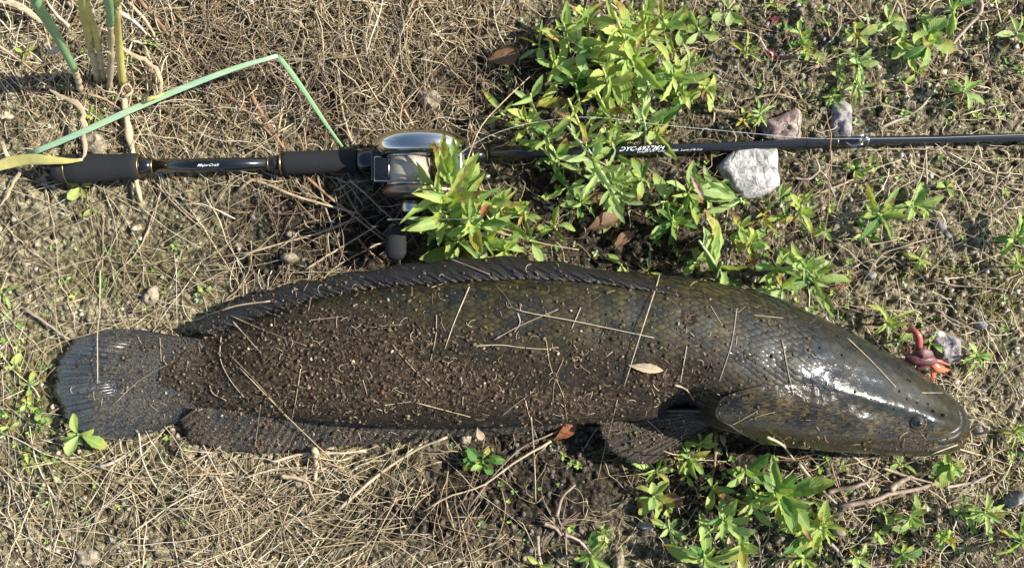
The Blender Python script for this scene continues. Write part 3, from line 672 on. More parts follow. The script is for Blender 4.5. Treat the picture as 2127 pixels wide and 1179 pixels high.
for i in range(nuD):
    b0 = body_point(np.array([db[i, 0]]), np.array([max(t_of(*db[i]), 0.02)]))[0]
    # true direction follows the ray lean; edge height decreases outward
    ze = b0[2] * 0.80
    e0 = np.array(at(de[i, 0], de[i, 1], ze))
    for j in range(nvD):
        v = j / (nvD - 1); p = b0 * (1 - v) + e0 * v
        p[2] += 0.0035 * math.sin(math.pi * v) * min(1, (nuD - i) / 60) + 0.0022
        wv = math.sin(2 * math.pi * nray * (i / nuD) + 1.6 * math.sin(i * 0.037) + 1.1 * math.sin(i * 0.091))
        p[2] += 0.00045 * wv * (0.6 + 0.8 * float(vn(np.array(i * 0.05), np.array(2.5), 4))) * math.sin(math.pi * min(1, v * 0.9 + 0.15)) + 0.0004 * math.sin(i * 0.9 + j)
        p[1] += 0.0010 * math.cos(2 * math.pi * 9 * i / nuD) * v
        G[i, j] = p
dorsal = sheet("dorsal_fin", G, M_DFIN, fish, 0.0007)
DG = G
M_RAY = fin_material("fin_ray_skin", (0.010, 0.009, 0.008), (0.045, 0.037, 0.030), 0.34, dirt=0.2)
for k in range(nray):
    i = int(min(nuD - 1, max(0, (k + 0.25 + rng.normal(0, 0.22)) / nray * nuD))); pts = DG[i, :].copy(); pts[:, 2] += 0.00005
    me = tube_mesh("fin_ray", resample(pts, 6), np.linspace(0.00036, 0.00015, 6) * rng.uniform(0.6, 1.3), M_RAY, 5, origin=fish.location)
    obj("fin_ray", me, dorsal)

# tail fin
TE = np.array([(345, 694), (290, 684), (235, 683), (190, 692), (155, 705), (134, 730), (119, 758), (113, 790), (118, 825), (134, 858), (160, 890), (195, 908), (240, 914), (300, 904), (360, 880)], float)
TB = np.array([(418, 704), (418, 722), (420, 735), (422, 748), (424, 760), (424, 772), (424, 784), (424, 796), (422, 808), (420, 822), (416, 844)], float)
nuT, nvT = 300, 26
te = resample(TE, nuT); tb = resample(TB, nuT); G = np.zeros((nuT, nvT, 3))
for i in range(nuT):
    u = i / (nuT - 1)
    edge_j = 1 + 0.03 * (vn(np.array(i * 0.7), np.array(0.5), 2) - 0.5) + 0.05 * (vn(np.array(i * 0.13), np.array(0.5), 3) - 0.5)
    for j in range(nvT):
        v = j / (nvT - 1) * edge_j; px = tb[i, 0] * (1 - v) + te[i, 0] * v; py = tb[i, 1] * (1 - v) + te[i, 1] * v
        zb = float(body_point(np.array([max(px, 338.0)]), np.array([np.clip(t_of(max(px, 338.0), py), .02, .98)]))[0, 2]) if px > 330 else 0.0
        z = max(0.007 * (1 - v) + 0.0050, (zb - 0.0008 + 0.0016 * min(1, v * 5)) * min(1, (px - 330) / 15)) + 0.0030 * math.sin(u * 9 + v * 2.2) * v + 0.0014 * math.sin(u * 23 - v * 3) * v
        z += 0.0007 * math.sin(2 * math.pi * 38 * u) * (0.4 + 0.6 * v) + 0.0105 * math.sin(math.pi * np.clip((v - 0.60) / 0.42, 0, 1)) * (math.exp(-((u - 0.31) / 0.075) ** 2) + math.exp(-((u - 0.53) / 0.07) ** 2))
        G[i, j] = at(px, py, z)
tail = sheet("tail_fin", G, M_TFIN, fish, fd=True); TG = G
_p = M_TFIN.node_tree.nodes['Principled BSDF']; _p.inputs['Coat Weight'].default_value = 0.9; _p.inputs['Coat Roughness'].default_value = 0.22; _p.inputs['Coat Tint'].default_value = (0.85, 0.93, 1.0, 1)
# anal fin
AB = np.array([(408, 845), (480, 852), (560, 858), (640, 864), (740, 870), (850, 874), (950, 874), (1050, 872), (1150, 868), (1235, 862)], float)
AE = np.array([(372, 872), (392, 908), (450, 930), (530, 939), (600, 939), (690, 930), (780, 922), (880, 914), (980, 905), (1080, 898), (1170, 888), (1240, 872)], float)
nuA, nvA = 360, 14
ab = resample(AB, nuA); ae = resample(AE, nuA); G = np.zeros((nuA, nvA, 3))
for i in range(nuA):
    u = i / (nuA - 1); jag = 1 + 0.16 * (vn(np.array(i * 0.5), np.array(9.5), 4) - 0.5) + 0.2 * (vn(np.array(i * 0.09), np.array(3.5), 2) - 0.5)
    for j in range(nvA):
        v = j / (nvA - 1) * jag; px = ab[i, 0] * (1 - v) + ae[i, 0] * v; py = ab[i, 1] * (1 - v) + ae[i, 1] * v
        z = 0.017 * (1 - v) + 0.006 + 0.0025 * math.sin(u * 17 + v * 2) * v + 0.0010 * math.sin(2 * math.pi * 52 * u + v * 2.0) * min(1, v * 3)
        G[i, j] = at(px, py, z)
anal = sheet("anal_fin", G, M_AFIN, fish)
# pectoral fin
PB = np.array([(1486, 852), (1484, 862), (1482, 872), (1480, 882)], float)
PE = np.array([(1250, 849), (1246, 868), (1245, 888), (1252, 912), (1266, 932), (1292, 948), (1325, 962), (1355, 962), (1392, 940), (1425, 916), (1456, 898)], float)
nuP, nvP = 150, 22
pb = resample(PB, nuP); pe = resample(PE, nuP); G = np.zeros((nuP, nvP, 3))
for i in range(nuP):
    u = i / (nuP - 1); jag = 1 + 0.05 * (vn(np.array(i * 0.8), np.array(1.5), 2) - 0.5)
    for j in range(nvP):
        v = j / (nvP - 1) * jag; px = pb[i, 0] * (1 - v) + pe[i, 0] * v; py = pb[i, 1] * (1 - v) + pe[i, 1] * v
        z = 0.036 * (1 - u * 0.55) * (1 - v * 0.45) + 0.004 + 0.0009 * math.sin(2 * math.pi * 17 * u) * math.sqrt(min(v, 1)) + 0.002 * math.sin(v * 7 + u * 4)
        G[i, j] = at(px, py, z)
pect = sheet("pectoral_fin", G, M_PFIN, fish); 
obj("leading_ray", tube_mesh("leading_ray", resample(G[0], 14), np.linspace(0.0019, 0.0009, 14), M_MEMB, 6, origin=fish.location), pect)

# eye, nostrils, lips
def ball(name, c, r, mat, parent, sx=(1, 1, 1), seg=20):
    V = []; 
    for i in range(seg // 2 + 1):
        th = math.pi * i / (seg // 2)
        for j in range(seg): a = 2 * math.pi * j / seg; V.append((c[0] + r * sx[0] * math.sin(th) * math.cos(a), c[1] + r * sx[1] * math.sin(th) * math.sin(a), c[2] + r * sx[2] * math.cos(th)))
    return obj(name, make_mesh(name, rebase(V, parent) if parent else np.array(V), grid_faces(seg // 2 + 1, seg, True)[:, ::-1], mat, True), parent)
bvh = BVHTree.FromPolygons([tuple(v) for v in body_tris[0]], [tuple(int(k) for k in f[::-1]) for f in body_tris[1]])
camP = Vector((0, 0, H))
def hit(px, py, tree=None):
    d = (at(px, py, 0) - camP).normalized(); r = (tree or bvh).ray_cast(camP, d)
    return r[0], r[1]
M_EYE = simple("eye_wet", (0.035, 0.028, 0.020), 0.04, coat=1.0, vary=0.5, nscale=250)
M_IRIS = simple("eye_ring", (0.075, 0.045, 0.014), 0.25, vary=0.5, nscale=400, coat=0.5)
M_BLACK = simple("black_pupil", (0.004, 0.004, 0.004), 0.05, coat=1.0)
h, nrm = hit(1904, 876)
eye = ball("eye", h - Vector((0, 0, 0.0016)), 0.0062, M_EYE, fish)
ball("pupil", h + Vector((0.0002, -0.0006, 0.0036)), 0.0026, M_BLACK, None, (1, 1, 0.5)).parent = eye
eye.children[0].matrix_parent_inverse = Matrix.Identity(4)
# pupil mesh was made in world space: shift to the fish origin
pm = eye.children[0].data; pm.transform(Matrix.Translation(-fish.location))
rg = [h + Vector((0.0068 * math.cos(a), 0.0063 * math.sin(a), -0.0006 - 0.001 * math.sin(a))) for a in np.linspace(0, 2 * math.pi, 25)]
obj("eye_rim", tube_mesh("eye_rim", rg, [0.0009] * 25, M_IRIS, 6, origin=fish.location), eye)
for (nx_, ny_, r_) in ((1937, 853, 0.0012), (1958, 862, 0.0016)):
    h2, _ = hit(nx_, ny_)
    nt_o = obj("nostril", tube_mesh("nostril", [h2 - Vector((0, 0, 0.002)), h2 + Vector((0.0004, 0, 0.0012)), h2 + Vector((0.0012, 0.0004, 0.0026))], [r_, r_ * 0.9, r_ * 0.6], M_EYE, 8, origin=fish.location), fish)
for k_ in range(14):      # sensory pores on the head
    px_, py_ = [(1688, 800), (1703, 722), (1672, 797), (1868, 812), (1886, 788), (1891, 791), (1905, 836), (1928, 838), (1884, 828), (1868, 878), (1858, 849), (1680, 742), (1800, 735), (1868, 764)][k_]
    h2, n2_ = hit(px_, py_); 
    if h2: ball("pore", h2 - n2_ * 0.0003, 0.0013, M_BLACK, fish, seg=8)
M_LIP = fin_material("lip_skin", (0.012, 0.011, 0.009), (0.055, 0.050, 0.038), 0.42, dirt=0.9)
def lip(pxs_, r, z_off=0.0):
    P = []
    for (a, b, z) in pxs_: P.append(at(a, b, z))
    return resample(P, 26)
def on_head(pts, pad):
    r = []
    for (a_, b_) in resample(pts, 34):
        h_, n_ = hit(a_, b_)
        if h_ is not None: r.append(h_ + n_ * pad)
    return resample([tuple(q) for q in r], 30)
lipR = np.concatenate([np.linspace(0.0009, 0.0024, 10), np.full(10, 0.0024), np.linspace(0.0024, 0.0007, 10)])
obj("upper_lip", tube_mesh("upper_lip", on_head([(1978, 836), (1991, 850), (1997, 866), (1995, 884), (1984, 896), (1960, 902)], -0.0016), lipR, M_LIP, 10, origin=fish.location), fish)
obj("lower_lip", tube_mesh("lower_lip", on_head([(2001, 872), (1999, 890), (1988, 905), (1962, 914), (1925, 918)], -0.0017), lipR * 0.95, M_LIP, 10, origin=fish.location), fish)
obj("mouth_line", tube_mesh("mouth_line", on_head([(2000, 868), (1998, 886), (1986, 900), (1960, 908), (1925, 912), (1885, 913)], -0.0001), np.linspace(0.0006, 0.0003, 30), M_BLACK, 6, origin=fish.location), fish)

# combined tree of everything of the fish for laying dirt and straw on it
def bvh_of(objs):
    vs, fs = [], []; b = 0
    for o_ in objs:
        mw = Matrix.Translation(fish.location); me = o_.data
        vs += [mw @ v.co for v in me.vertices]; fs += [tuple(b + k for k in p.vertices) for p in me.polygons]; b = len(vs)
    return BVHTree.FromPolygons(vs, fs)
FISH_BVH = bvh_of([body, dorsal, tail, anal, pect, gill])
def top_z(px, py, pad=0.0):
    h_, _ = hit(px, py, FISH_BVH)
    return (h_.z if h_ is not None else ghp(px, py)) + pad
def drop(px, py, pad=0.0):
    h_, _ = hit(px, py, FISH_BVH)
    if h_ is not None: return h_ + Vector((0, 0, pad))
    p = at(px, py, 0); p.z = float(gh(p.x, p.y)) + pad; return p

# soil crumbs sticking to the fish (uncountable)
P, R, C = [], [], []
PAL_F = np.array([(0.125, 0.092, 0.056), (0.080, 0.056, 0.034), (0.22, 0.165, 0.105), (0.035, 0.025, 0.017), (0.42, 0.36, 0.27), (0.16, 0.07, 0.035)])
tries = 0
while len(P) < 20000 and tries < 130000:
    tries += 1
    px_ = rng.uniform(115, 2000); py_ = rng.uniform(535, 960)
    w = 0.008 + float(soft_blobs(np.array([px_]), np.array([py_]), DIRT)[0]); w *= 0.25 + 1.1 * max(0, float(vn(px_ * .035, py_ * .035, 7)) )
    if rng.random() > w: continue
    h_, nn_ = hit(px_, py_, FISH_BVH)
    if h_ is None: continue
    r = 0.00020 + 0.0014 * rng.random() ** 9
    P.append(h_ + nn_ * (r * 0.5 if nn_.z > 0 else -r * .5)); R.append(r); C.append(PAL_F[rng.choice(6, p=[.38, .31, .11, .16, .015, .025])] * rng.uniform(0.7, 1.15))
dme = grains("clinging_crumbs", np.array([tuple(p) for p in P]), np.array(R), np.array(C), M_GRAIN)
tag(obj("clinging_crumbs", dme), "brown soil crumbs sprinkled over the fish's flank, belly and tail", "soil crumbs", kind='stuff')
Pf, Rf, Cf = [], [], []
tries = 0
while len(Pf) < 480 and tries < 20000:
    tries += 1; px_ = rng.uniform(130, 1960); py_ = rng.uniform(540, 950)
    if rng.random() > 0.05 + float(soft_blobs(np.array([px_]), np.array([py_]), DIRT)[0]): continue
    th = rng.uniform(0, 6.28); ln = rng.uniform(6, 26); cu = rng.normal(0, 0.35); pts = []
    for q in range(6):
        h_, nn_ = hit(px_, py_, FISH_BVH)
        if h_ is None: break
        pts.append(tuple(h_ + Vector((0, 0, 0.0005 + 0.0006 * math.sin(q * 0.6))))); px_ += math.cos(th) * ln / 5; py_ += math.sin(th) * ln / 5; th += cu
    if len(pts) < 6: continue
    Pf.append(pts); Rf.append(np.full(6, rng.uniform(0.5, 1.3) * 0.5 * S)); Cf.append(np.array([(0.40, 0.31, 0.19), (0.24, 0.165, 0.10), (0.55, 0.46, 0.31), (0.13, 0.09, 0.055)])[rng.integers(4)])
V, F, idx = strands(np.array(Pf), np.array(Rf), 3)
tag(obj("clinging_fibres", make_mesh("clinging_fibres", V, F, M_STRAWC, True, {"Col": np.array(Cf)[idx]})), "short root fibres and straw bits stuck in the dirt on the fish", "plant bits", kind='stuff')

# ================================================================== ROD AND REEL
M_FOAM = simple("foam_grip", (0.011, 0.0115, 0.013), 0.85, vary=0.35, nscale=900, bump_s=(0.5, 0.0005), spec=0.4)
def scuff(m):
    nt = m.node_tree; p = nt.nodes["Principled BSDF"]; src = p.inputs["Base Color"].links[0].from_socket; pos = geopos(nt)
    n = noise(nt, 130, 6, 0.75, pos, 1.2); L(nt, mixc(nt, ramp(nt, n, [(0.62, 0.0), (0.72, 0.6)]), src, (0.16, 0.125, 0.09)), p.inputs["Base Color"])
scuff(M_FOAM)
M_GLOSS = simple("gloss_black", (0.006, 0.006, 0.007), 0.14, coat=0.6)
M_BLANK = simple("blank_black", (0.010, 0.011, 0.013), 0.24, coat=0.5, vary=0.2)
M_GOLD = simple("gold_trim", (0.34, 0.235, 0.11), 0.35, metal=1.0)
M_CHROME = simple("chrome", (0.66, 0.62, 0.56), 0.09, metal=1.0, vary=0.04, nscale=60)
M_SILVER = simple("silver", (0.55, 0.54, 0.52), 0.25, metal=1.0, vary=0.1)
M_PRINT = simple("white_print", (0.75, 0.76, 0.78), 0.4)
def line_spool_mat():
    m, nt, p = mat_new("wound_line"); pos = geopos(nt); w = nt.nodes.new("ShaderNodeTexWave"); w.bands_direction = 'Y'; w.inputs["Scale"].default_value = 900; w.inputs["Distortion"].default_value = 1.5; L(nt, pos, w.inputs["Vector"])
    n = noise(nt, 200, 4, 0.6, pos); L(nt, mixc(nt, n, (0.30, 0.25, 0.18), (0.55, 0.49, 0.38)), p.inputs["Base Color"]); p.inputs["Roughness"].default_value = 0.38; p.inputs["Specular IOR Level"].default_value = 0.7
    p.inputs["Metallic"].default_value = 0.15
    L(nt, bump(nt, w.outputs["Fac"], 0.35, 0.0003), p.inputs["Normal"]); return m
M_LINE = line_spool_mat()

AX = np.array([(115, 352, 13.5), (290, 345, 13.5), (560, 340, 13.5), (760, 333, 13.5), (1010, 322, 12.5), (1300, 312, 11.5), (1540, 303, 10), (1800, 291, 9), (2127, 285, 8), (2600, 276, 7), (3200, 262, 6)], float)
def axis(px):
    y = np.interp(px, AX[:, 0], AX[:, 1]); z = np.interp(px, AX[:, 0], AX[:, 2]) * 0.001
    return at(px, y, z)
rod = empty("fishing_rod", axis(600), "black baitcasting rod with foam grips lying above the fish", "fishing rod")
def lathe(name, prof, mat, parent, sides=28, ax=axis):
    pts = [ax(p[0]) for p in prof]; R = [max(p[1], 0.05) * S for p in prof]
    return obj(name, tube_mesh(name, pts, R, mat, sides, origin=rod.location), parent)
bg_ = lathe("butt_grip", [(113, 18), (114, 24), (118, 27), (128, 29), (141, 30), (142.5, 29.2), (143, 29.2), (146, 30.5), (170, 30.5), (200, 29), (230, 27), (255, 26.3), (275, 27), (287, 26.5), (291, 24)], M_FOAM, rod)
# facets cut in the butt cap
lathe("grip_ring", [(141.6, 30.3), (141.8, 30.9), (144.2, 30.9), (144.4, 30.3)], M_GOLD, bg_)
lathe("grip_ring", [(290.5, 22), (291, 24.2), (293.2, 24.2), (293.8, 20)], M_GOLD, bg_)
lathe("grip_collar", [(293, 19), (297, 19.5), (304, 16.5), (318, 15.6)], M_GLOSS, bg_)
sh = lathe("handle_shaft", [(318, 14.2), (440, 13.8), (561, 13.4)], M_GLOSS, rod)
lathe("shaft_ring", [(317.6, 15.9), (320.2, 15.9)], M_GOLD, sh); lathe("shaft_ring", [(557.5, 14.6), (560, 14.6)], M_GOLD, sh)
lathe("shaft_collar", [(560, 14.5), (563, 15.3), (583, 16)], M_GLOSS, sh)
fg = lathe("fore_grip", [(588, 20), (590, 23), (600, 24), (650, 23.6), (700, 23.6), (738, 24.6), (742, 24.6), (743, 22)], M_FOAM, rod)
lathe("grip_ring", [(583.5, 19), (584, 22.4), (587, 22.6), (588, 20)], M_GOLD, fg)
lathe("reel_seat", [(743, 24.0), (765, 24.0), (790, 22), (800, 18), (840, 15), (930, 14), (955, 16), (978, 17), (990, 14), (1012, 11)], M_GLOSS, rod)
lathe("seat_ring", [(981, 16.3), (984, 16.3)], M_GOLD, rod); lathe("seat_ring", [(1011, 11.6), (1013.6, 11.4)], M_GOLD, rod)
lathe("blank", [(1013, 10.6), (1120, 10.2), (1240, 9.8), (1300, 9.6), (1540, 9.2), (1735, 8.6), (2000, 8.2), (2127, 8.0), (2600, 7.0), (3200, 5.6)], M_BLANK, rod)
lathe("thread_wrap", [(1232, 10.2), (1234, 10.8), (1256, 10.7), (1258, 10.2)], M_GLOSS, rod)
lathe("wrap_band", [(1257.5, 10.9), (1259.5, 10.9)], M_SILVER, rod)
wr = lathe("thread_wrap", [(1735, 8.8), (1738, 9.8), (1770, 9.9), (1802, 9.6), (1804, 8.6)], M_GLOSS, rod)
lathe("wrap_band", [(1736.5, 10.1), (1739, 10.1)], M_GOLD, rod); lathe("wrap_band", [(1799.5, 9.9), (1802, 9.9)], M_SILVER, rod)
# line guide at the wrap: frame legs and ring
gc = axis(1785) + Vector((0, 0, 0.0085))
guide = obj("line_guide", tube_mesh("line_guide", [axis(1752) + Vector((0, -0.001, 0.0036)), axis(1764) + Vector((0, -0.0045, 0.0055)), gc + Vector((-0.003, -0.0045, 0)), gc + Vector((0, -0.004, 0))], [0.0005, 0.0007, 0.0007, 0.0006], M_SILVER, 7, origin=rod.location), rod)
obj("guide_leg", tube_mesh("guide_leg", [axis(1752) + Vector((0, 0.001, 0.0036)), axis(1766) + Vector((0, 0.003, 0.006)), gc + Vector((0, 0.0024, 0.001))], [0.0005, 0.0007, 0.0006], M_SILVER, 7, origin=rod.location), guide)
rp = [gc + Vector((0.0010 * math.sin(a) + 0.0016 * math.cos(a), 0.0030 * math.cos(a), 0.0028 * math.sin(a))) for a in np.linspace(0, 2 * math.pi, 25)]
obj("guide_ring", tube_mesh("guide_ring", rp, [0.0006] * 25, M_CHROME, 8, origin=rod.location), guide)

def print_text(name, txt, px0, px1, height_px, ang_deg, parent, rpx, shear=0.55):
    cu = bpy.data.curves.new(name, 'FONT'); cu.body = txt; cu.size = 1.0; cu.shear = shear; cu.offset = 0.004; cu.resolution_u = 2
    to = bpy.data.objects.new(name, cu); COL.objects.link(to)
    dg = bpy.context.evaluated_depsgraph_get(); dg.update()
    me = bpy.data.meshes.new_from_object(to.evaluated_get(dg)); bpy.data.objects.remove(to)
    co = np.empty(len(me.vertices) * 3); me.vertices.foreach_get("co", co); co = co.reshape(-1, 3)
    w = co[:, 0].max() - co[:, 0].min(); co[:, 0] = (co[:, 0] - co[:, 0].min()) / w
    hh = 0.72; v = (co[:, 1]) / hh - 0.5
    out = np.empty_like(co)
    for k in range(len(co)):
        px = px0 + (px1 - px0) * co[k, 0]; p = axis(px); r = (rpx + 0.30) * S
        a = math.radians(ang_deg) + v[k] * height_px / rpx      # angle from straight up toward +Y
        out[k] = (p.x - parent.location.x, p.y + r * math.sin(a) - parent.location.y, p.z + r * math.cos(a) - parent.location.z)
    me.vertices.foreach_set("co", out.reshape(-1)); me.update(); me.materials.clear(); me.materials.append(M_PRINT)
    return obj(name, me, parent)
print_text("lettering", "DYC-6927MH", 1285, 1381, 9.0, 10, rod, 9.8)
print_text("lettering", "Length 6'9\"  Line-10-20lb  Lure-1/4-1oz", 1322, 1458, 4.4, -30, rod, 9.6, 0.4)
print_text("lettering", "MajorCraft", 414, 460, 5.5, -8, rod, 13.9)

# reel ------------------------------------------------------------------------------
RC = at(868, 345, 0.036)
reel = empty("fishing_reel", axis(860) + Vector((0, 0, 0.008)), "chrome baitcasting reel with pale wound line clamped on the rod, half covered by leaves", "fishing reel")
def disc_y(name, cx, y0, y1, z, prof, mat, parent, ax_scale=(1, 1), seg=48, shift=(0, 0)):
    """body of revolution about the image-vertical axis: prof list of (v 0..1, radius px)"""
    V = []; org = np.array(parent.location)
    while parent.parent is not None: org = org; break
    for (v, r) in prof:
        c = at(cx + shift[0] * v, y0 + (y1 - y0) * v, z)
        for k in range(seg):
            a = 2 * math.pi * k / seg
            V.append((c.x + r * S * ax_scale[0] * math.cos(a), c.y, c.z + r * S * ax_scale[1] * math.sin(a)))
    V = np.array(V); nP = len(prof)
    F = [grid_faces(nP, seg, True), np.arange(seg)[None, ::-1], ((nP - 1) * seg + np.arange(seg))[None]]
    return V, F
def add_disc(name, *a, parent=reel, own=reel, **k):
    V, F = disc_y(name, *a, None, own, **k) if False else disc_y(name, a[0], a[1], a[2], a[3], a[4], None, own, **k)
    return obj(name, make_mesh(name, V - np.array(reel.location), F, a[5], True), parent)
sp_prof = [(0, 30), (0.04, 52), (0.10, 66), (0.2, 80), (0.35, 89), (0.5, 93), (0.68, 94), (0.82, 92), (0.92, 88), (1.0, 80)]
side = add_disc("side_plate", 873, 271, 321, 0.036, sp_prof, M_CHROME, ax_scale=(0.98, 0.72))
add_disc("side_plate_rim", 873, 318, 325, 0.036, [(0, 80), (0.3, 84), (0.7, 84), (1, 78)], M_GLOSS, parent=side, ax_scale=(0.95, 0.68))
spool = add_disc("spool", 852, 324, 386, 0.034, [(0, 48), (0.05, 48), (0.06, 42), (0.93, 42), (0.94, 48), (1, 48)], M_SILVER)
add_disc("wound_line", 852, 328, 381, 0.034, [(0, 44), (0.5, 44.6), (1, 44)], M_LINE, parent=spool)
gear = add_disc("gear_plate", 880, 388, 412, 0.033, [(0, 78), (0.2, 86), (0.6, 86), (0.85, 74), (1, 60)], simple("bronze_plate", (0.22, 0.16, 0.11), 0.3, metal=0.8, vary=0.3), ax_scale=(0.95, 0.72))
# thumb bar: bevelled black block with a chrome edge
def block(name, cx, cy, z, hx, hy, hz, bev, mat, parent, rot=0.0):
    import bmesh
    bm = bmesh.new(); bmesh.ops.create_cube(bm, size=1.0)
    for v in bm.verts: v.co = Vector((v.co.x * hx * 2, v.co.y * hy * 2, v.co.z * hz * 2))
    bmesh.ops.bevel(bm, geom=bm.edges[:] + bm.verts[:], offset=bev, segments=3, affect='EDGES', profile=0.6)
    c = at(cx, cy, z); bm.transform(Matrix.Translation(c - reel.location) @ Matrix.Rotation(rot, 4, 'Z'))
    me = bpy.data.meshes.new(name); bm.to_mesh(me); bm.free(); me.materials.append(mat)
    for p_ in me.polygons: p_.use_smooth = True
    return obj(name, me, parent)
tb_ = block("thumb_bar", 795, 351, 0.040, 0.0058, 0.0086, 0.004, 0.0015, M_GLOSS, reel)
block("thumb_bar_edge", 796, 352, 0.0385, 0.0066, 0.0096, 0.004, 0.0018, M_CHROME, tb_)
block("level_wind", 915, 350, 0.040, 0.004, 0.0135, 0.004, 0.001, M_GLOSS, reel)
block("frame_bar", 800, 345, 0.022, 0.010, 0.0125, 0.009, 0.003, M_GLOSS, reel)
block("frame_bar", 930, 345, 0.024, 0.012, 0.0135, 0.008, 0.003, M_CHROME, reel)
add_disc("tension_knob", 855, 417, 441, 0.034, [(0, 17), (0.08, 20), (0.5, 20.5), (0.92, 20), (1, 17)], M_SILVER)
add_disc("drag_star_hub", 905, 412, 455, 0.031, [(0, 24), (0.5, 18), (0.55, 12), (1, 10)], M_SILVER)
ha = [at(808, 458, 0.032), at(830, 457, 0.033), at(880, 455, 0.035), at(930, 455, 0.034), at(985, 458, 0.030), at(1003, 459, 0.029)]
arm_me = tube_mesh("handle_arm", resample(ha, 20), np.full(20, 0.0055), M_CHROME, 12, origin=reel.location)
_v = np.empty(len(arm_me.vertices) * 3); arm_me.vertices.foreach_get("co", _v); _v = _v.reshape(-1, 3)
yc = float(at(900, 456, 0.033).y - reel.location.y); _v[:, 1] = yc + (_v[:, 1] - yc) * 0.24; arm_me.vertices.foreach_set("co", _v.reshape(-1))
arm = obj("handle_arm", arm_me, reel)
kp = [(0, 9), (0.05, 15), (0.25, 18.5), (0.55, 20.5), (0.8, 20), (0.93, 16), (1, 9)]
add_disc("handle_knob", 822, 464, 540, 0.029, kp, M_FOAM, parent=arm, ax_scale=(1.05, 0.8))
add_disc("handle_knob", 990, 464, 532, 0.027, kp, M_FOAM, parent=arm, ax_scale=(1.05, 0.8))
# fine line running forward over the leaves to the guide
M_NYLON = simple("nylon_line", (0.62, 0.64, 0.62), 0.25, spec=0.8)
ln = resample([at(918, 345, 0.044), at(1010, 285, 0.045), at(1180, 245, 0.042), at(1400, 262, 0.036), at(1560, 277, 0.028), at(1700, 288, 0.022), gc + Vector((0, 0, 0.0015)), axis(1900) + Vector((0, 0, 0.006)), axis(2127) + Vector((0, .001, 0.006)), axis(2500) + Vector((0, 0, 0.006))], 60)
tag(obj("fishing_line", tube_mesh("fishing_line", ln, np.full(60, 0.00013), M_NYLON, 5)), "thin clear line running from the reel over the leaves along the rod", "fishing line")

# ================================================================== RED LURE
M_RED = simple("red_rubber", (0.42, 0.095, 0.075), 0.4, vary=0.35, nscale=260, bump_s=(0.4, 0.0008), coat=0.3)
M_ORANGE = simple("orange_rubber", (0.62, 0.14, 0.065), 0.35, vary=0.2, nscale=200, coat=0.3)
scuff(M_RED)
M_MAROON = simple("maroon_rubber", (0.13, 0.045, 0.045), 0.5, vary=0.5, nscale=350, bump_s=(0.6, 0.001), coat=0.2)
lure = empty("soft_lure", at(1915, 730, 0.008), "red and orange soft fishing lure curled on the soil beside the fish's head", "fishing lure")
def ltube(name, P, R, mat, flat=1.0, n=18):
    pts = resample([at(*p) for p in P], n); return obj(name, tube_mesh(name, pts, np.interp(np.linspace(0, 1, n), np.linspace(0, 1, len(R)), R), mat, 12, flat, origin=lure.location), lure)
ltube("curled_tail", [(1886, 688, 0.016), (1897, 686, 0.020), (1906, 695, 0.022), (1909, 708, 0.020), (1908, 722, 0.016), (1905, 738, 0.012)], [0.0017, 0.0024, 0.0028, 0.0028, 0.0027, 0.0026], M_RED)
ltube("body", [(1880, 741, 0.012), (1896, 744, 0.014), (1915, 745, 0.015), (1932, 748, 0.014), (1942, 752, 0.012)], [0.0030, 0.0046, 0.0052, 0.0046, 0.0032], M_MAROON)
ltube("flap", [(1900, 738, 0.017), (1914, 733, 0.020), (1928, 737, 0.019), (1936, 748, 0.016)], [0.0018, 0.0042, 0.0044, 0.002], M_MAROON, 0.35)
ltube("flap", [(1904, 766, 0.011), (1918, 759, 0.013), (1934, 750, 0.014)], [0.0014, 0.0032, 0.002], M_MAROON, 0.35)
ltube("claw", [(1934, 752, 0.014), (1946, 763, 0.014), (1957, 767, 0.011), (1971, 768, 0.008)], [0.0030, 0.0033, 0.0026, 0.0008], M_ORANGE, 0.6)
ltube("claw", [(1937, 762, 0.012), (1938, 772, 0.010), (1939, 784, 0.007), (1940, 790, 0.005)], [0.0020, 0.0022, 0.0017, 0.0006], M_ORANGE, 0.5)
ltube("leg", [(1940, 748, 0.014), (1952, 750, 0.013), (1964, 755, 0.011), (1973, 758, 0.010)], [0.0016, 0.0014, 0.0010, 0.0005], M_RED)
ltube("leg", [(1886, 738, 0.013), (1888, 726, 0.012), (1887, 716, 0.010)], [0.0014, 0.001, 0.0007], M_RED)
ltube("leg", [(1882, 737, 0.013), (1875, 728, 0.010), (1873, 722, 0.009)], [0.0014, 0.001, 0.0007], M_RED)

# ================================================================== REEDS (standing and kinked)
M_REED = simple("reed_green", (0.20, 0.34, 0.16), 0.45, vary=0.25, nscale=90)
M_TEAL = simple("reed_blue_green", (0.30, 0.47, 0.33), 0.45, vary=0.2, nscale=60)
_nt = M_TEAL.node_tree; _p = _nt.nodes["Principled BSDF"]; _g = geopos(_nt); _m = _nt.nodes.new("ShaderNodeMapping"); _m.inputs["Rotation"].default_value = (0, 0, -0.40); _m.inputs["Scale"].default_value = (6, 420, 1); _nt.links.new(_g, _m.inputs["Vector"])
_s = noise(_nt, 1.0, 4, 0.6, _m.outputs[0]); _l = noise(_nt, 14, 3, 0.6, _g)
L(_nt, mixc(_nt, ramp(_nt, _s, [(0.35, 0.0), (0.65, 0.8)]), mixc(_nt, ramp(_nt, _l, [(0.42, 0.0), (0.6, 1.0)]), (0.20, 0.36, 0.25), (0.31, 0.43, 0.20)), (0.40, 0.50, 0.33)), _p.inputs["Base Color"])
M_REEDY = simple("reed_yellow", (0.50, 0.44, 0.14), 0.55, vary=0.6, nscale=55, bump_s=(0.5, 0.0010))
M_REEDD = simple("reed_dry", (0.47, 0.37, 0.22), 0.65, vary=0.45, nscale=110, bump_s=(0.4, 0.0008))
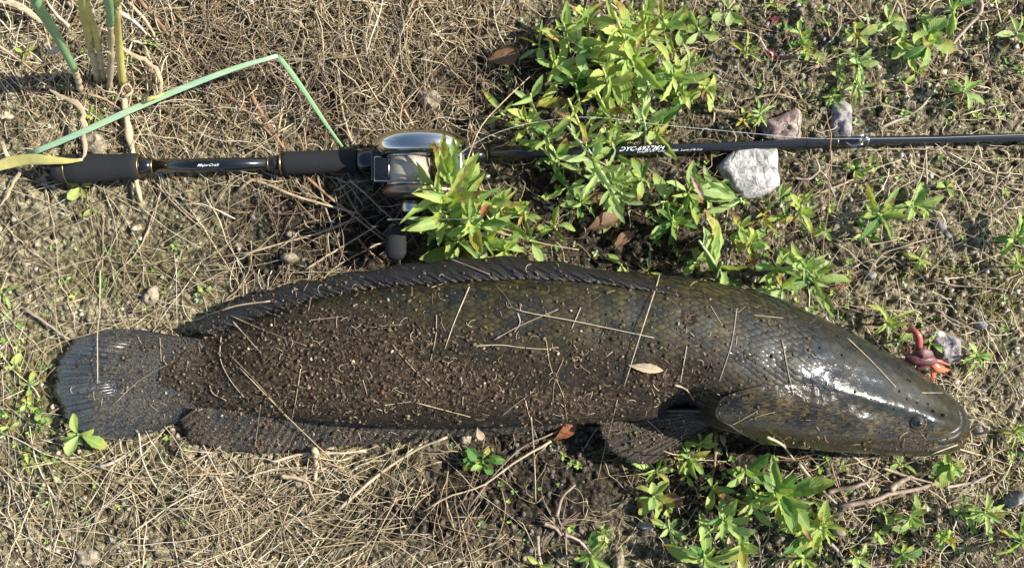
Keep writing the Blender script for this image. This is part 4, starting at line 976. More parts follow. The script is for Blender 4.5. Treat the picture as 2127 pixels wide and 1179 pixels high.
def stalk(name, label, segs, cat="reed", group=None):
    """segs: list of (part name, px polyline with z, radii px, material); first seg's start is the base"""
    b = segs[0][1][0]; e = empty(name, at(b[0], b[1], 0), label, cat, group); e.location.z = ghp(b[0], b[1])
    for (pn, P, R, mt) in segs:
        n = 20; pts = resample([at(*p) for p in P], n); rr = np.interp(np.linspace(0, 1, n), np.linspace(0, 1, len(R)), R) * S
        if mt is M_REEDD:
            rr = rr * (1 + 0.22 * np.sin(np.arange(n) * 1.3 + b[0])) * 0.85; pts = pts + rng.normal(0, 0.0005, pts.shape) * (0.3 if pn == 'stem' else 1)
        obj(pn, tube_mesh(pn, pts, rr * ((1.0 if mt is M_REEDD else 1.15) if pn in ('blade', 'leaf_sheath') else 1), mt, 9, 0.14 if pn in ('blade', 'leaf_sheath') else 1.0, origin=e.location), e)
    return e
stalk("reed", "leftmost standing green reed stalk, base left of the two yellowing stalks", [("stem", [(167, 190, 0), (162, 165, 0.02), (155, 145, 0.04)], [7, 7, 7], M_REEDD), ("stem", [(155, 145, 0.04), (135, 108, 0.07), (112, 65, 0.11), (85, 22, 0.15), (60, -30, 0.19)], [7, 7.5, 8.5, 9, 9], M_REED),
      ("leaf_sheath", [(138, 108, 0.073), (128, 85, 0.09), (124, 72, 0.10)], [2, 6, 1], M_REEDD), ("leaf_sheath", [(134, 100, 0.075), (118, 105, 0.07), (104, 108, 0.06), (98, 85, 0.06)], [3, 6, 5, 1], M_REEDD)])
stalk("reed", "standing reed stalk with yellow-green top, second from the left", [("stem", [(203, 165, 0), (196, 130, 0.03), (186, 95, 0.06)], [8, 8, 8], M_REEDD), ("stem", [(186, 95, 0.06), (180, 60, 0.10), (173, 20, 0.14), (166, -40, 0.19)], [7, 7, 7.5, 8], M_REEDY),
      ("leaf_sheath", [(186, 96, 0.065), (183, 78, 0.08), (186, 70, 0.085)], [4, 8, 2], M_REEDD)])
stalk("reed", "standing reed stalk with brown base leaning against its neighbour", [("stem", [(216, 165, 0), (210, 130, 0.03), (205, 100, 0.055)], [7, 7, 7], M_REEDD), ("stem", [(205, 100, 0.055), (195, 62, 0.09), (182, 30, 0.13), (172, -20, 0.17)], [7, 7.5, 8, 8], M_REEDY),
      ("leaf_sheath", [(205, 92, 0.06), (215, 90, 0.07), (217, 97, 0.07)], [2, 5, 1], M_REEDD)])
stalk("reed", "standing reed stalk with green tip, third clump from the left", [("stem", [(228, 185, 0), (230, 140, 0.03), (230, 100, 0.06), (229, 50, 0.10)], [7, 7.5, 7, 7], M_REEDD), ("stem", [(229, 50, 0.10), (229, 35, 0.115), (224, 0, 0.15), (218, -40, 0.18)], [7, 7, 8, 8], M_REED),
      ("leaf_sheath", [(230, 42, 0.11), (240, 18, 0.125), (258, -5, 0.14)], [6, 7, 2], M_REEDD), ("leaf_sheath", [(229, 113, 0.055), (220, 105, 0.06), (216, 104, 0.06)], [3, 6, 1], M_REEDD)])
stalk("reed", "pale yellow dry standing reed stalk, rightmost of the clump", [("stem", [(255, 175, 0), (250, 130, 0.03), (246, 85, 0.06), (243, 40, 0.10), (238, -30, 0.15)], [8, 7.5, 7, 6.5, 7], M_REEDY)])
stalk("reed", "pale dry flattened stem passing beneath the rod butt grip", [("stem", [(256, 192, .004), (262, 235, .006), (268, 275, .005), (276, 320, .004), (284, 380, .003), (294, 420, .003)], [6, 8, 9, 7, 6, 4], M_REEDD)], "dry stem")
stalk("bent_reed", "long blue-green kinked reed blade arching over the soil to the foregrip", [("blade", [(60, 320, .018), (110, 300, .022), (180, 270, .026), (280, 225, .030), (400, 175, .034), (500, 138, .036), (577, 116, .036)], [5, 5.6, 6, 5.8, 5.4, 4.8, 3.5], M_TEAL),
      ("blade", [(577, 116, .036), (600, 145, .032), (630, 187, .026), (660, 232, .020), (690, 276, .014), (712, 305, .010)], [4, 4.6, 4.2, 3.8, 3, 2], M_REED), ("sheath_scrap", [(300, 215, .032), (312, 205, .036), (330, 200, .036), (340, 193, .034)], [1, 5, 3, 1], M_REEDY)])
stalk("bent_reed", "yellow and dry folded blade lying over the rod butt", [("blade", [(-20, 350, .016), (30, 335, .020), (60, 331, .024), (110, 333, .0305), (150, 334, .031), (172, 331, .031)], [8, 11, 10, 9, 6, 2], M_REEDY),
      ("blade", [(172, 331, .031), (176, 300, .026), (175, 260, .020), (170, 232, .018), (150, 210, .014), (110, 192, .010), (100, 180, .008)], [3, 5, 6, 7, 6, 4, 2], M_REEDD)])
stalk("bent_reed", "short green blade end at the left edge beside the yellow blade", [("blade", [(-15, 348, .010), (0, 345, .010), (12, 340, .010)], [8, 7, 3], M_REED)])
stalk("bent_reed", "pale dry curled blade hanging left of the yellow blade", [("blade", [(0, 290, .010), (12, 315, .014), (22, 340, .012), (40, 352, .008), (28, 380, .006), (0, 432, .004)], [3, 6, 5, 4, 4, 2], M_REEDD)])
stalk("bent_reed", "pale torn dry blade scrap at the left edge above the rod", [("blade", [(-10, 240, .010), (10, 240, .012), (26, 246, .010)], [7, 9, 5], M_REEDD)])
stalk("bent_reed", "curved pale dry blade left of the kink, touching the blue-green reed", [("blade", [(225, 75, .014), (260, 105, .012), (300, 125, .012), (330, 155, .014), (336, 180, .016), (328, 200, .03)], [3, 4, 5, 5, 5, 3], M_REEDD)])
stalk("bent_reed", "tan dry blade crossing the top left corner", [("blade", [(-20, -2, .012), (40, 14, .014), (80, 40, .014), (110, 62, .012)], [3, 5, 6, 2], M_REEDD)])

# ================================================================== LEAVES AND WEEDS
def leaf_mesh(name, width, kind, seed, mat):
    r_ = random.Random(seed); nL, nW = 13, 5; V = []; UV = []
    arch = r_.uniform(0.05, 0.55); bend = r_.uniform(-0.16, 0.16); fold = r_.uniform(0.12, 0.45); twist = r_.uniform(-0.7, 0.7); curl = r_.uniform(0, 0.25)
    for i in range(nL):
        t = i / (nL - 1)
        if kind == 'l': w = max(0.09 * (1 - t) ** 0.5, math.sin(math.pi * min(1, t ** 1.15)) ** 0.85) * (1 if t < .97 else .3)
        elif kind == 's': w = max(0.13 * (1 - t * 0.5), math.sin(math.pi * min(1, t ** 1.7)) ** 0.7) * (1 if t < .99 else .25)
        else: w = max(0.3 * (1 - t), math.sin(math.pi * min(1, t ** 0.9)) ** 0.7)
        if t > 0.25 and kind != 'n': w *= 1 + (0.06 if i % 2 else -0.03)
        w *= width * 0.5
        cx = bend * t * t; cz = arch * (t - t * t * (1.1 + curl * 2.2)) ; tw = twist * t
        for j in range(nW):
            u = j / (nW - 1) * 2 - 1
            dx = u * w; dz = abs(u) ** 1.3 * w * fold * 2 * (1 - 0.3 * t) + r_.uniform(-.012, .012) * (abs(u) > .9) + 0.018 * math.sin(i * 1.9 + seed) * abs(u)
            V.append((cx + dx * math.cos(tw) - dz * math.sin(tw), t, cz + dx * math.sin(tw) + dz * math.cos(tw))); UV.append((u * 0.5 + 0.5, t))
    F = grid_faces(nL, nW)[:, ::-1]
    me = make_mesh(name, np.array(V), F, mat, True)
    uvl = me.uv_layers.new(name="UVMap"); li = np.empty(len(me.loops), dtype=np.int32); me.loops.foreach_get("vertex_index", li)
    uvl.data.foreach_set("uv", np.array(UV, dtype=np.float32)[li].reshape(-1)); return me
LEAVES = {}
for mk, mm in M_LEAF.items():
    LEAVES[mk] = {'l': [leaf_mesh("leaf", w_, 'l', 10 * k + 1, mm) for k, w_ in enumerate((0.18, 0.23, 0.28, 0.20, 0.31, 0.22, 0.26))],
                  's': [leaf_mesh("leaf", w_, 's', 10 * k + 3, mm) for k, w_ in enumerate((0.42, 0.48, 0.38, 0.52, 0.44))],
                  'n': [leaf_mesh("leaf", w_, 'n', 10 * k + 5, mm) for k, w_ in enumerate((0.14, 0.17, 0.13, 0.19))]}
def put_leaf(parent, p, az, el, roll, Lm, kind, tint, r_):
    o_ = bpy.data.objects.new("leaf", r_.choice(LEAVES[tint][kind])); COL.objects.link(o_); o_.parent = parent
    Mx = Matrix.Translation(p) @ Matrix.Rotation(az - math.pi / 2, 4, 'Z') @ Matrix.Rotation(el, 4, 'X') @ Matrix.Rotation(roll, 4, 'Y') @ Matrix.Diagonal((Lm * r_.uniform(0.95, 1.3) , Lm, Lm, 1))
    o_.matrix_local = Mx; return o_
PLANT_N = 0
def weed(cx, cy, n, Lpx, kind, h_mm, label, base=(0, 0), tint='g', crown=True, spread=(5, 75), alt=None, seed=None, azc=None, azs=55):
    """crown centre at photo (cx,cy), height h; stem foot at crown + base offset (photo px)"""
    global PLANT_N; PLANT_N += 1; r_ = random.Random((seed or PLANT_N) * 131)
    bp = at(cx + base[0], cy + base[1], 0); gz = float(gh(bp.x, bp.y)); top = at(cx, cy, gz + h_mm * 0.001)
    e = empty("weed", (bp.x, bp.y, gz), label, "weed", "green weeds growing in the soil")
    tl = Vector(top) - e.location
    mid = tl * 0.5 + Vector((r_.uniform(-1, 1), r_.uniform(-1, 1), 0)) * 0.002 - Vector((tl.x, tl.y, 0)) * 0.12
    if h_mm > 8:
        rs = (2.0 + Lpx * 0.018) * S
        pts = resample([Vector((0, 0, -0.003)), mid, tl], 9); obj("stem", tube_mesh("stem", pts, np.linspace(rs * 1.15, rs * 0.7, 9), M_STEM[tint], 7), e)
    else: pts = resample([Vector((0, 0, -0.001)), tl * 0.5, tl], 9)
    a0 = r_.uniform(0, 6.28)
    if n > 7: n = int(n * 1.2)
    for k in range(n):
        f = (k + 0.5) / n                      # 0 = lowest outermost, 1 = youngest at the tip
        hpos = min(8, int((0.12 + 0.88 * f) * 8)) if h_mm > 25 else min(8, int((0.6 + 0.4 * f) * 8))
        az = a0 + k * 2.399 + r_.uniform(-0.6, 0.6)
        if azc is not None: az = math.radians(azc + r_.uniform(-azs, azs))
        el = math.radians(spread[0] + (spread[1] - spread[0]) * f ** 1.4 + r_.uniform(-18, 18))
        Lm = Lpx * S * 1.08 * (1.12 - 0.60 * f ** 1.3) * r_.uniform(0.62, 1.25) / max(0.75, math.cos(el * 0.7))
        tn = tint
        rr = r_.random()
        if rr > 0.90 and f < 0.7: tn = 'b' if r_.random() > 0.5 else 'y'
        elif rr < 0.14: tn = {'g': 'd', 'y': 'g', 'p': 'g', 'd': 'g', 'b': 'y'}[tint]
        elif f > 0.72 and tint in 'gd': tn = 'y' if r_.random() > 0.35 else 'g'
        kk = kind if f < 0.75 or kind == 's' else ('n' if r_.random() > 0.5 else kind)
        put_leaf(e, Vector(pts[hpos]) + Vector((math.cos(az), math.sin(az), 0)) * 0.0008, az, el, r_.uniform(-0.9, 0.9), Lm, kk, tn, r_)
    return e
W_ = weed
# cluster along the top, right of the middle
W_(1170, 48, 11, 72, 'l', 46, "tall weed with a long leaf reaching left, at the top left of the green cluster", (14, 62), 'g')
W_(1215, 20, 8, 60, 'l', 40, "weed at the top edge between the two tallest plants of the cluster", (10, 40), 'y')
W_(1275, 25, 14, 92, 'l', 62, "tallest broad-leaved weed, cut by the top edge of the picture", (40, 110), 'y')
W_(1335, 12, 12, 70, 'l', 55, "yellow-green weed at the top edge with many upright leaves", (8, 90), 'y')
W_(1375, 30, 8, 55, 'l', 35, "green weed at the top edge, right of the yellow-green one", (0, 40), 'g')
W_(1225, 95, 8, 55, 'l', 34, "weed with a curled browning leaf in the cluster above the rod", (14, 40), 'g')
W_(1252, 140, 11, 68, 'l', 48, "weed with broad bent leaves in the centre of the upper cluster", (10, 70), 'y')
W_(1150, 120, 7, 62, 'l', 30, "weed with pale leaf browned at the tip, left side of the upper cluster", (18, 45), 'y')
W_(1102, 195, 6, 62, 'l', 28, "weed with two upright pale leaves, left edge of the upper cluster", (0, 22), 'p')
W_(1090, 245, 9, 52, 'l', 26, "yellowing weed just above the rod at the left edge of the cluster", (8, 22), 'y')
W_(1040, 235, 4, 55, 'l', 12, "dark flat-leaved weed lying left of the yellowing one above the rod", (6, 4), 'g', spread=(0, 15))
W_(1178, 262, 16, 66, 'l', 66, "hairy-stemmed weed leaning over the rod blank from below", (105, 160), 'p')
W_(1180, 205, 8, 60, 'n', 60, "narrow-leaved shoot above the leaning hairy-stemmed weed", (40, 110), 'y')
W_(1222, 310, 12, 55, 'l', 45, "second hairy weed crossing the rod, right of the leaning one", (66, 112), 'p')
W_(1150, 310, 9, 48, 'l', 34, "weed with browned leaf tips overlapping the rod left of the lettering", (10, 40), 'g')
W_(1175, 385, 6, 58, 'l', 22, "weed with a long leaf pointing down below the rod", (22, 10), 'g', spread=(0, 40))
W_(1290, 400, 6, 48, 'l', 20, "small weed at the foot of the hairy stems on dark soil", (0, 8), 'p', spread=(0, 40))
W_(1412, 52, 7, 30, 's', 14, "small round-leaved rosette near the top edge, right of the cluster", (0, 3), 'g')
W_(1395, 148, 14, 58, 'l', 38, "star-shaped weed with narrow leaves in the right of the upper cluster", (8, 30), 'g')
W_(1430, 115, 6, 58, 'l', 34, "weed with one long upright grey-green leaf, top right of the cluster", (-8, 36), 'p')
W_(1462, 180, 9, 32, 's', 16, "small weed with reddening leaves at the right of the upper cluster", (0, 8), 'y')
W_(1420, 190, 8, 30, 's', 14, "low weed under the star-shaped one", (0, 4), 'g')
W_(1330, 225, 12, 52, 'l', 42, "drooping grey-green weed just above the rod lettering", (10, 70), 'p')
W_(1370, 265, 7, 62, 'l', 26, "weed with two broad serrated leaves touching the rod right of the lettering", (-6, 18), 'g')
W_(1290, 215, 7, 50, 'l', 34, "weed between the hairy stems and the drooping weed", (-4, 40), 'g')
W_(1320, 110, 8, 50, 'l', 40, "weed with a dry brown stem in the middle of the upper cluster", (18, 50), 'g')
W_(1450, 60, 6, 34, 's', 12, "pale low weed at the top, left of the bare soil", (0, 2), 'p')
W_(1520, 20, 6, 34, 's', 16, "pale weed with a long stem lying toward the top edge", (-20, 6), 'p', spread=(0, 25))
W_(1195, 70, 9, 55, 'l', 50, "weed between the tall left one and the tallest broad-leaved one", (12, 60), 'p')
W_(1300, 75, 10, 60, 'l', 48, "weed directly below the tallest broad-leaved one", (20, 60), 'g')
W_(1240, 190, 9, 55, 'l', 44, "weed with yellow-tipped leaves in the middle of the cluster above the line", (20, 60), 'y')
W_(1185, 160, 8, 52, 'l', 36, "weed left of the yellow-tipped one above the fine line", (14, 40), 'g')
W_(1130, 275, 9, 50, 'l', 36, "weed whose leaves reach over the rod left of the wrap", (10, 30), 'g')
W_(1255, 265, 9, 50, 'l', 42, "weed right above the rod wrap between the hairy stems", (24, 60), 'g')
W_(1340, 160, 8, 50, 'l', 34, "weed with drooping tips left of the star-shaped one", (6, 36), 'p')
W_(1120, 90, 6, 50, 'l', 20, "low weed at the left fringe of the cluster near the top", (6, 20), 'g')
W_(1430, 400, 9, 48, 'l', 22, "weed under the rod left of the white stone's pale leaves", (0, 10), 'g')
W_(1330, 370, 8, 44, 'l', 22, "weed just below the rod lettering", (0, 12), 'g')
W_(1535, 470, 8, 44, 'l', 20, "weed between the withered weed and the big crumpled leaf", (0, 8), 'p')
W_(1210, 420, 7, 40, 'l', 16, "weed left of the big brown dead leaf", (0, 6), 'g')
W_(1090, 440, 8, 42, 'l', 22, "weed right of the dense one by the handle", (-4, 12), 'g')
W_(1560, 1040, 9, 44, 'l', 20, "weed left below the biggest lower weed", (0, 8), 'g')
W_(1640, 1060, 8, 42, 'l', 18, "weed between the biggest lower weed and the yellow-centred one", (0, 8), 'p')
W_(1540, 1130, 8, 42, 'l', 18, "weed right of the large bottom edge weed", (0, 6), 'g')
W_(1480, 1010, 8, 38, 'l', 20, "weed beside the tan stem hanging from the gill", (0, 8), 'g')
# cluster over the reel
W_(912, 398, 24, 100, 'n', 72, "tall weed with upright narrow leaves covering the right of the reel", (40, 70), 'g', spread=(12, 80), azc=95, azs=110)
W_(928, 350, 11, 104, 'l', 74, "tall shoot whose upright blades rise past the reel's right end", (24, 90), 'g', spread=(20, 70), azc=88, azs=35)
W_(895, 385, 8, 66, 'l', 66, "leafy shoot bending left across the reel spool", (50, 80), 'y', spread=(5, 60), azc=150, azs=70)
W_(905, 430, 10, 76, 'l', 58, "weed with long leaves fanned over the reel spool", (40, 40), 'y')
W_(972, 445, 20, 78, 'l', 52, "dense weed rising right of the reel handle", (24, 50), 'g')
W_(1000, 400, 9, 62, 'l', 40, "weed with one broad upright leaf right of the reel", (16, 40), 'g')
W_(945, 500, 14, 66, 'l', 36, "weed hanging over the fish's dorsal fin below the reel", (20, 14), 'g')
W_(880, 475, 7, 50, 'l', 34, "weed with leaves covering the reel handle arm", (30, 16), 'g')
W_(1004, 485, 13, 66, 'l', 30, "weed between the reel handle and the dorsal fin", (10, 22), 'g')
W_(1050, 520, 8, 48, 'l', 24, "yellowish weed touching the upper edge of the dorsal fin", (-14, 8), 'y')
W_(1100, 500, 6, 56, 'l', 20, "weed with broad flat leaves, one half shaded, on dark soil", (10, 6), 'g', spread=(0, 30))
W_(1152, 470, 6, 44, 's', 18, "small yellowing weed with four open leaves on the dark soil", (4, 6), 'y', spread=(0, 35))
W_(1040, 430, 7, 50, 'l', 24, "weed with dry brown leaves mixed in, right of the tall reel weed", (-4, 16), 'y')
# middle right, between rod and fish
W_(1398, 455, 15, 52, 'l', 34, "dark green glossy weed beside the dark soil below the rod", (0, 14), 'd')
W_(1372, 420, 6, 50, 'l', 20, "long-leaved weed spreading toward the glossy dark green one", (20, 8), 'g', spread=(0, 25))
W_(1452, 500, 5, 95, 'l', 60, "pale weed with one big crumpled leaf standing on the fish's back edge", (36, 78), 'p', spread=(20, 60), azc=110, azs=40)
W_(1500, 545, 4, 92, 'n', 40, "weed with narrow upright blades against the fish's back", (-10, 34), 'g', spread=(40, 70))
W_(1538, 412, 7, 88, 'l', 18, "pale weed with long leaves lying left from the white stone", (0, 4), 'p', spread=(2, 18), azc=172, azs=38)
W_(1470, 395, 6, 66, 'l', 16, "pale weed in the tangle left of the white stone", (6, 4), 'p', spread=(0, 20))
W_(1585, 445, 9, 38, 'n', 20, "withered yellow-bronze weed below the white stone", (0, 8), 'b', spread=(10, 60))
W_(1560, 505, 13, 36, 's', 22, "compact green weed below the withered bronze one", (0, 6), 'g')
W_(1622, 408, 5, 32, 'l', 24, "weed with one upright spotted leaf at the corner of the white stone", (4, 16), 'g', spread=(10, 60), azc=20, azs=70)
W_(1665, 425, 11, 50, 'l', 34, "bright yellow-green weed right of the white stone", (-12, 30), 'y')
W_(1662, 540, 16, 54, 'l', 36, "large pale weed above the fish's shoulder", (4, 20), 'p')
W_(1605, 560, 8, 50, 'l', 22, "round-leaved weed left of the large pale one by the fish", (12, 6), 's' if False else 'g')
W_(1700, 575, 9, 58, 'l', 30, "weed with serrated arching leaves touching the fish's back", (-12, 12), 'g')
W_(1625, 600, 8, 46, 'l', 22, "weed growing tight against the fish's back", (0, -6), 'p')
W_(1440, 545, 5, 30, 's', 10, "seedling between the dark green weed and the fish's back", (0, 2), 'g')
W_(1510, 595 - 20, 3, 26, 's', 8, "tiny seedling by the fish's back left of the pale weed", (0, 0), 'g')
W_(1350, 565, 4, 34, 'l', 8, "two pale leaves lying beside the end of the dorsal fin", (0, 0), 'p', spread=(0, 10))
W_(1290, 550, 4, 36, 'l', 10, "small weed above the front of the dorsal fin", (0, 0), 'g', spread=(0, 20))
# right side
W_(1823, 443, 12, 58, 'l', 26, "open rosette of long leaves on bare soil right of centre", (2, 8), 'g', spread=(2, 60))
W_(1893, 420, 11, 48, 'l', 26, "weed with one long leaf pointing up right, next to the open rosette", (2, 8), 'g', spread=(5, 70))
W_(1790, 485, 8, 34, 'l', 10, "low weed tucked under the open rosette", (0, 0), 'd', spread=(0, 20))
W_(1910, 537, 8, 32, 'l', 14, "small cross-shaped weed on mossy soil", (0, 4), 'y')
W_(1775, 352, 9, 20, 's', 8, "cluster of tiny round leaves just below the rod guide", (0, 0), 'g', spread=(10, 50))
W_(1812, 345, 6, 22, 's', 8, "small seedling with a pinkish leaf below the rod", (0, 0), 'y')
W_(1968, 388, 6, 26, 's', 10, "small weed on gravelly soil right of the two rosettes", (0, 0), 'g', spread=(0, 40))
W_(2108, 490, 10, 44, 'l', 24, "weed at the right edge, upper of two", (0, 8), 'g')
W_(2112, 545, 8, 36, 'l', 18, "weed at the right edge, lower of two", (0, 4), 'y')
W_(1842, 668, 9, 52, 'n', 22, "weed with looping curled leaves above the fish's head", (-4, 6), 'y', spread=(5, 60))
W_(1865, 705, 5, 34, 'l', 12, "green leaves between the curled weed and the lure", (0, 0), 'g', spread=(0, 30))
W_(1932, 712, 5, 26, 'l', 10, "small weed between the lure and its pebble", (0, 4), 'g')
W_(2030, 735, 10, 32, 'l', 16, "small rosette right of the grey stone by the lure", (0, 2), 'g', spread=(2, 50))
W_(1715, 480, 5, 26, 's', 8, "tiny weed left of the low shaded one", (0, 0), 'g')
# top right
W_(1772, 52, 7, 30, 's', 22, "slender weed with a pale upper leaf near the top right", (8, 50), 'y')
W_(1842, 52, 8, 30, 's', 14, "rounded rosette near the top right, left of the brown-leaved weed", (0, 3), 'p')
W_(1868, 92, 9, 30, 's', 16, "weed with an oval leaf on the right, below the rounded rosette", (0, 4), 'g')
W_(1925, 82, 11, 44, 's', 22, "weed with one bronze leaf near the big twig, top right", (-4, 6), 'g')
W_(1980, 22, 7, 40, 'l', 22, "weed at the top edge left of the big curved twig", (0, 6), 'g')
W_(2112, 68, 8, 48, 'l', 18, "broad-leaved weed at the right edge, top", (0, 4), 'p', spread=(0, 45))
W_(1780, 130, 13, 34, 'l', 16, "pale spreading weed above the grey stone", (0, 2), 'p', spread=(2, 50))
W_(1778, 182, 11, 34, 'l', 14, "pale rosette touching the top of the grey stone", (0, 0), 'p', spread=(2, 45))
W_(1728, 200, 8, 26, 'l', 12, "green weed at the left corner of the grey stone", (0, 2), 'g')
W_(1740, 155, 5, 24, 's', 8, "tiny weed left of the pale spreading weed", (0, 0), 'g')
W_(1900, 152, 6, 24, 's', 8, "small yellow-green seedling on bare soil, top right", (0, 0), 'y')
W_(2000, 182, 11, 36, 'l', 22, "weed with upright centre on soil at the right, above the rod", (0, 8), 'p')
W_(1902, 242, 5, 16, 'n', 8, "tiny wispy weed just above the rod on the right", (0, 0), 'p')
W_(1660, 62, 8, 24, 's', 14, "thin weed among twigs left of the slender pale one", (10, 34), 'g')
W_(1672, 112, 7, 26, 's', 10, "weed above the dried root star", (0, 2), 'g')
W_(1580, 236, 13, 34, 'n', 16, "feathery pale weed left of the purple-brown stone", (0, 4), 'p', spread=(5, 60))
W_(1553, 100, 6, 34, 'l', 18, "yellow upright weed left of the thin weed", (0, 22), 'y', spread=(20, 70))
W_(1545, 250, 6, 30, 'l', 14, "reddish-yellow small weed above the rod blank", (0, 4), 'b')
W_(1600, 4, 6, 26, 's', 12, "yellow seedling at the top edge beside the white pebble", (0, 3), 'y')
W_(2120, 150, 5, 30, 'l', 10, "weed cut by the right edge between rod and top corner", (0, 0), 'g', spread=(0, 40))
# below the fish, right
W_(1364, 975, 9, 34, 'l', 16, "dark green weed just below the pectoral fin", (0, 3), 'd', spread=(2, 50))
W_(1356, 1030, 9, 38, 's', 18, "weed with browned leaf tips below the pectoral fin", (0, 6), 'g', spread=(2, 45))
W_(1428, 950, 13, 40, 'l', 22, "bright weed in the notch under the gill cover", (0, -6), 'g')
W_(1458, 915, 8, 34, 'l', 18, "yellowish weed squeezed against the gill cover from below", (-4, 6), 'y')
W_(1425, 988, 7, 26, 's', 12, "small oval-leaved weed under the bright one", (0, 2), 'g')
W_(1290, 958, 2, 42, 's', 6, "single spotted oval leaf beside the pectoral fin tip", (18, -4), 'g', spread=(0, 8))
W_(1603, 1012, 24, 74, 'l', 56, "biggest weed below the fish's head, many long radiating leaves", (30, 26), 'g', spread=(0, 78))
W_(1548, 965, 6, 72, 'l', 30, "shaded upright leaves left of the biggest lower weed", (4, 24), 'd', spread=(30, 65))
W_(1505, 1070, 13, 58, 'l', 30, "weed with two bright drooping leaves, lower centre right", (-10, 18), 'g', spread=(0, 65))
W_(1462, 1150, 13, 72, 'l', 34, "large weed at the bottom edge, right of centre", (6, 10), 'g', spread=(2, 65))
W_(1390, 1092, 9, 38, 'l', 16, "slim grey-green weed right of the dark stone", (0, 3), 'p', spread=(5, 55))
W_(1712, 1083, 18, 50, 'l', 34, "weed with bright yellow young leaves at its centre", (-8, 26), 'y', spread=(0, 75))
W_(1668, 1155, 11, 50, 'l', 26, "weed at the bottom edge below the bright yellow-centred one", (0, 8), 'g', spread=(0, 65))
W_(1664, 1100, 6, 48, 'l', 20, "upright leaves left of the yellow-centred weed", (6, 14), 'g', spread=(20, 60))
W_(1868, 962, 8, 26, 'l', 10, "small star weed right under the fish's jaw", (0, 0), 'g', spread=(5, 50))
W_(1972, 962, 10, 34, 's', 16, "weed with a brown-spotted leaf below the snout", (0, 2), 'g')
W_(1943, 985, 4, 30, 's', 8, "two round leaves next to the spotted weed, by the twigs", (0, 0), 'p', spread=(0, 20))
W_(1890, 1070, 9, 34, 's', 18, "weed with oval leaves in the middle of the lower right soil", (0, 4), 'g')
W_(1838, 1064, 5, 24, 's', 10, "small three-leaved sprout left of the oval-leaved weed", (0, 0), 'g')
W_(1825, 1106, 6, 22, 's', 8, "tiny sprout below the three-leaved one", (0, 0), 'g')
W_(1873, 1148, 8, 28, 's', 14, "small weed near the bottom edge, lower right", (0, 2), 'g')
W_(1776, 1155, 8, 30, 'l', 14, "small pale weed at the bottom edge, left of the wispy moss", (0, 2), 'p')
W_(1962, 1112, 11, 26, 's', 14, "dense little weed by the orange moss tuft", (0, 2), 'g')
W_(2045, 1062, 12, 46, 'l', 24, "weed with broad leaves spreading right, near the blue stone", (0, 6), 'g', spread=(2, 65))
W_(2118, 1112, 10, 66, 'l', 34, "large-leaved weed at the right edge, bottom", (4, 6), 'g', spread=(0, 60))
W_(1995, 1060, 5, 36, 's', 10, "flat-leaved weed left of the broad-leaved one", (0, 0), 'g', spread=(0, 25))
W_(2018, 1082, 4, 28, 's', 8, "weed with a blotched round leaf under the broad-leaved one", (0, 0), 'd', spread=(0, 20))
W_(2112, 893, 11, 34, 'l', 18, "feathery weed at the right edge level with the snout", (0, 2), 'g')
W_(2108, 943, 4, 18, 's', 8, "tiny seedling in dark moss at the right edge", (0, 0), 'd')
# lower middle and left
W_(1003, 958, 14, 34, 's', 16, "compact dark green weed on bare soil below the belly", (0, 3), 'd', spread=(4, 60))
W_(1228, 1152, 14, 44, 'l', 26, "narrow-leaved weed at the bottom edge, centre right", (0, 6), 'g')
W_(1120, 1166, 3, 38, 's', 12, "single paddle leaf sprouting at the bottom edge", (0, 14), 'y', spread=(10, 40))
W_(1258, 1108, 6, 20, 's', 8, "small oval seedling above the narrow-leaved weed", (0, 0), 'p')
W_(162, 900, 6, 44, 's', 18, "fresh bright sprout with broad leaves at the tail fin's lower edge", (6, 4), 'g', spread=(8, 55))
W_(165, 388, 6, 26, 's', 8, "small seedling peeking out below the butt grip", (0, -6), 'y', spread=(0, 40))
W_(52, 108, 6, 18, 's', 6, "tiny bright seedling at the upper left", (0, 0), 'y')
W_(268, 125, 8, 20, 's', 6, "tiny seedling between the reeds and the kinked blade", (0, 0), 'g')
W_(195, 240, 8, 18, 's', 6, "tiny seedlings just above the blue-green blade", (0, 0), 'g')
W_(312, 90, 7, 24, 'n', 12, "wispy seedling right of the standing reeds", (0, 4), 'g')
W_(188, 432, 3, 20, 'l', 5, "little green leaf lying below the butt grip", (0, 0), 'g', spread=(0, 20))
W_(8, 612, 5, 40, 'l', 12, "green leaf cut by the left edge above the tail", (-10, 4), 'g', spread=(0, 40))
W_(345, 605, 6, 14, 's', 5, "tiny clover-like seedling above the tail", (0, 0), 'g')
W_(425, 605, 6, 14, 's', 5, "second tiny clover-like seedling above the tail", (0, 0), 'g')
for k_, (a_, b_, l_) in enumerate([(30, 760, "creeping sprig of small leaves left of the tail, uppermost"), (62, 800, "creeping sprig by the tail fin's left edge"), (55, 838, "creeping sprig below, left of the tail fin"),
                                   (90, 880, "creeping sprig left of the fresh bright sprout"), (62, 940, "creeping sprig under the tail's left corner"), (20, 885, "creeping sprig nearest the left edge"), (60, 965, "lowest creeping sprig at the left"), (92, 862, "small pair of leaves under the tail fin's edge")]):
    W_(a_, b_, 6, 20, 's', 7, l_, (0, 0), 'g' if k_ % 2 else 'y', spread=(0, 45))

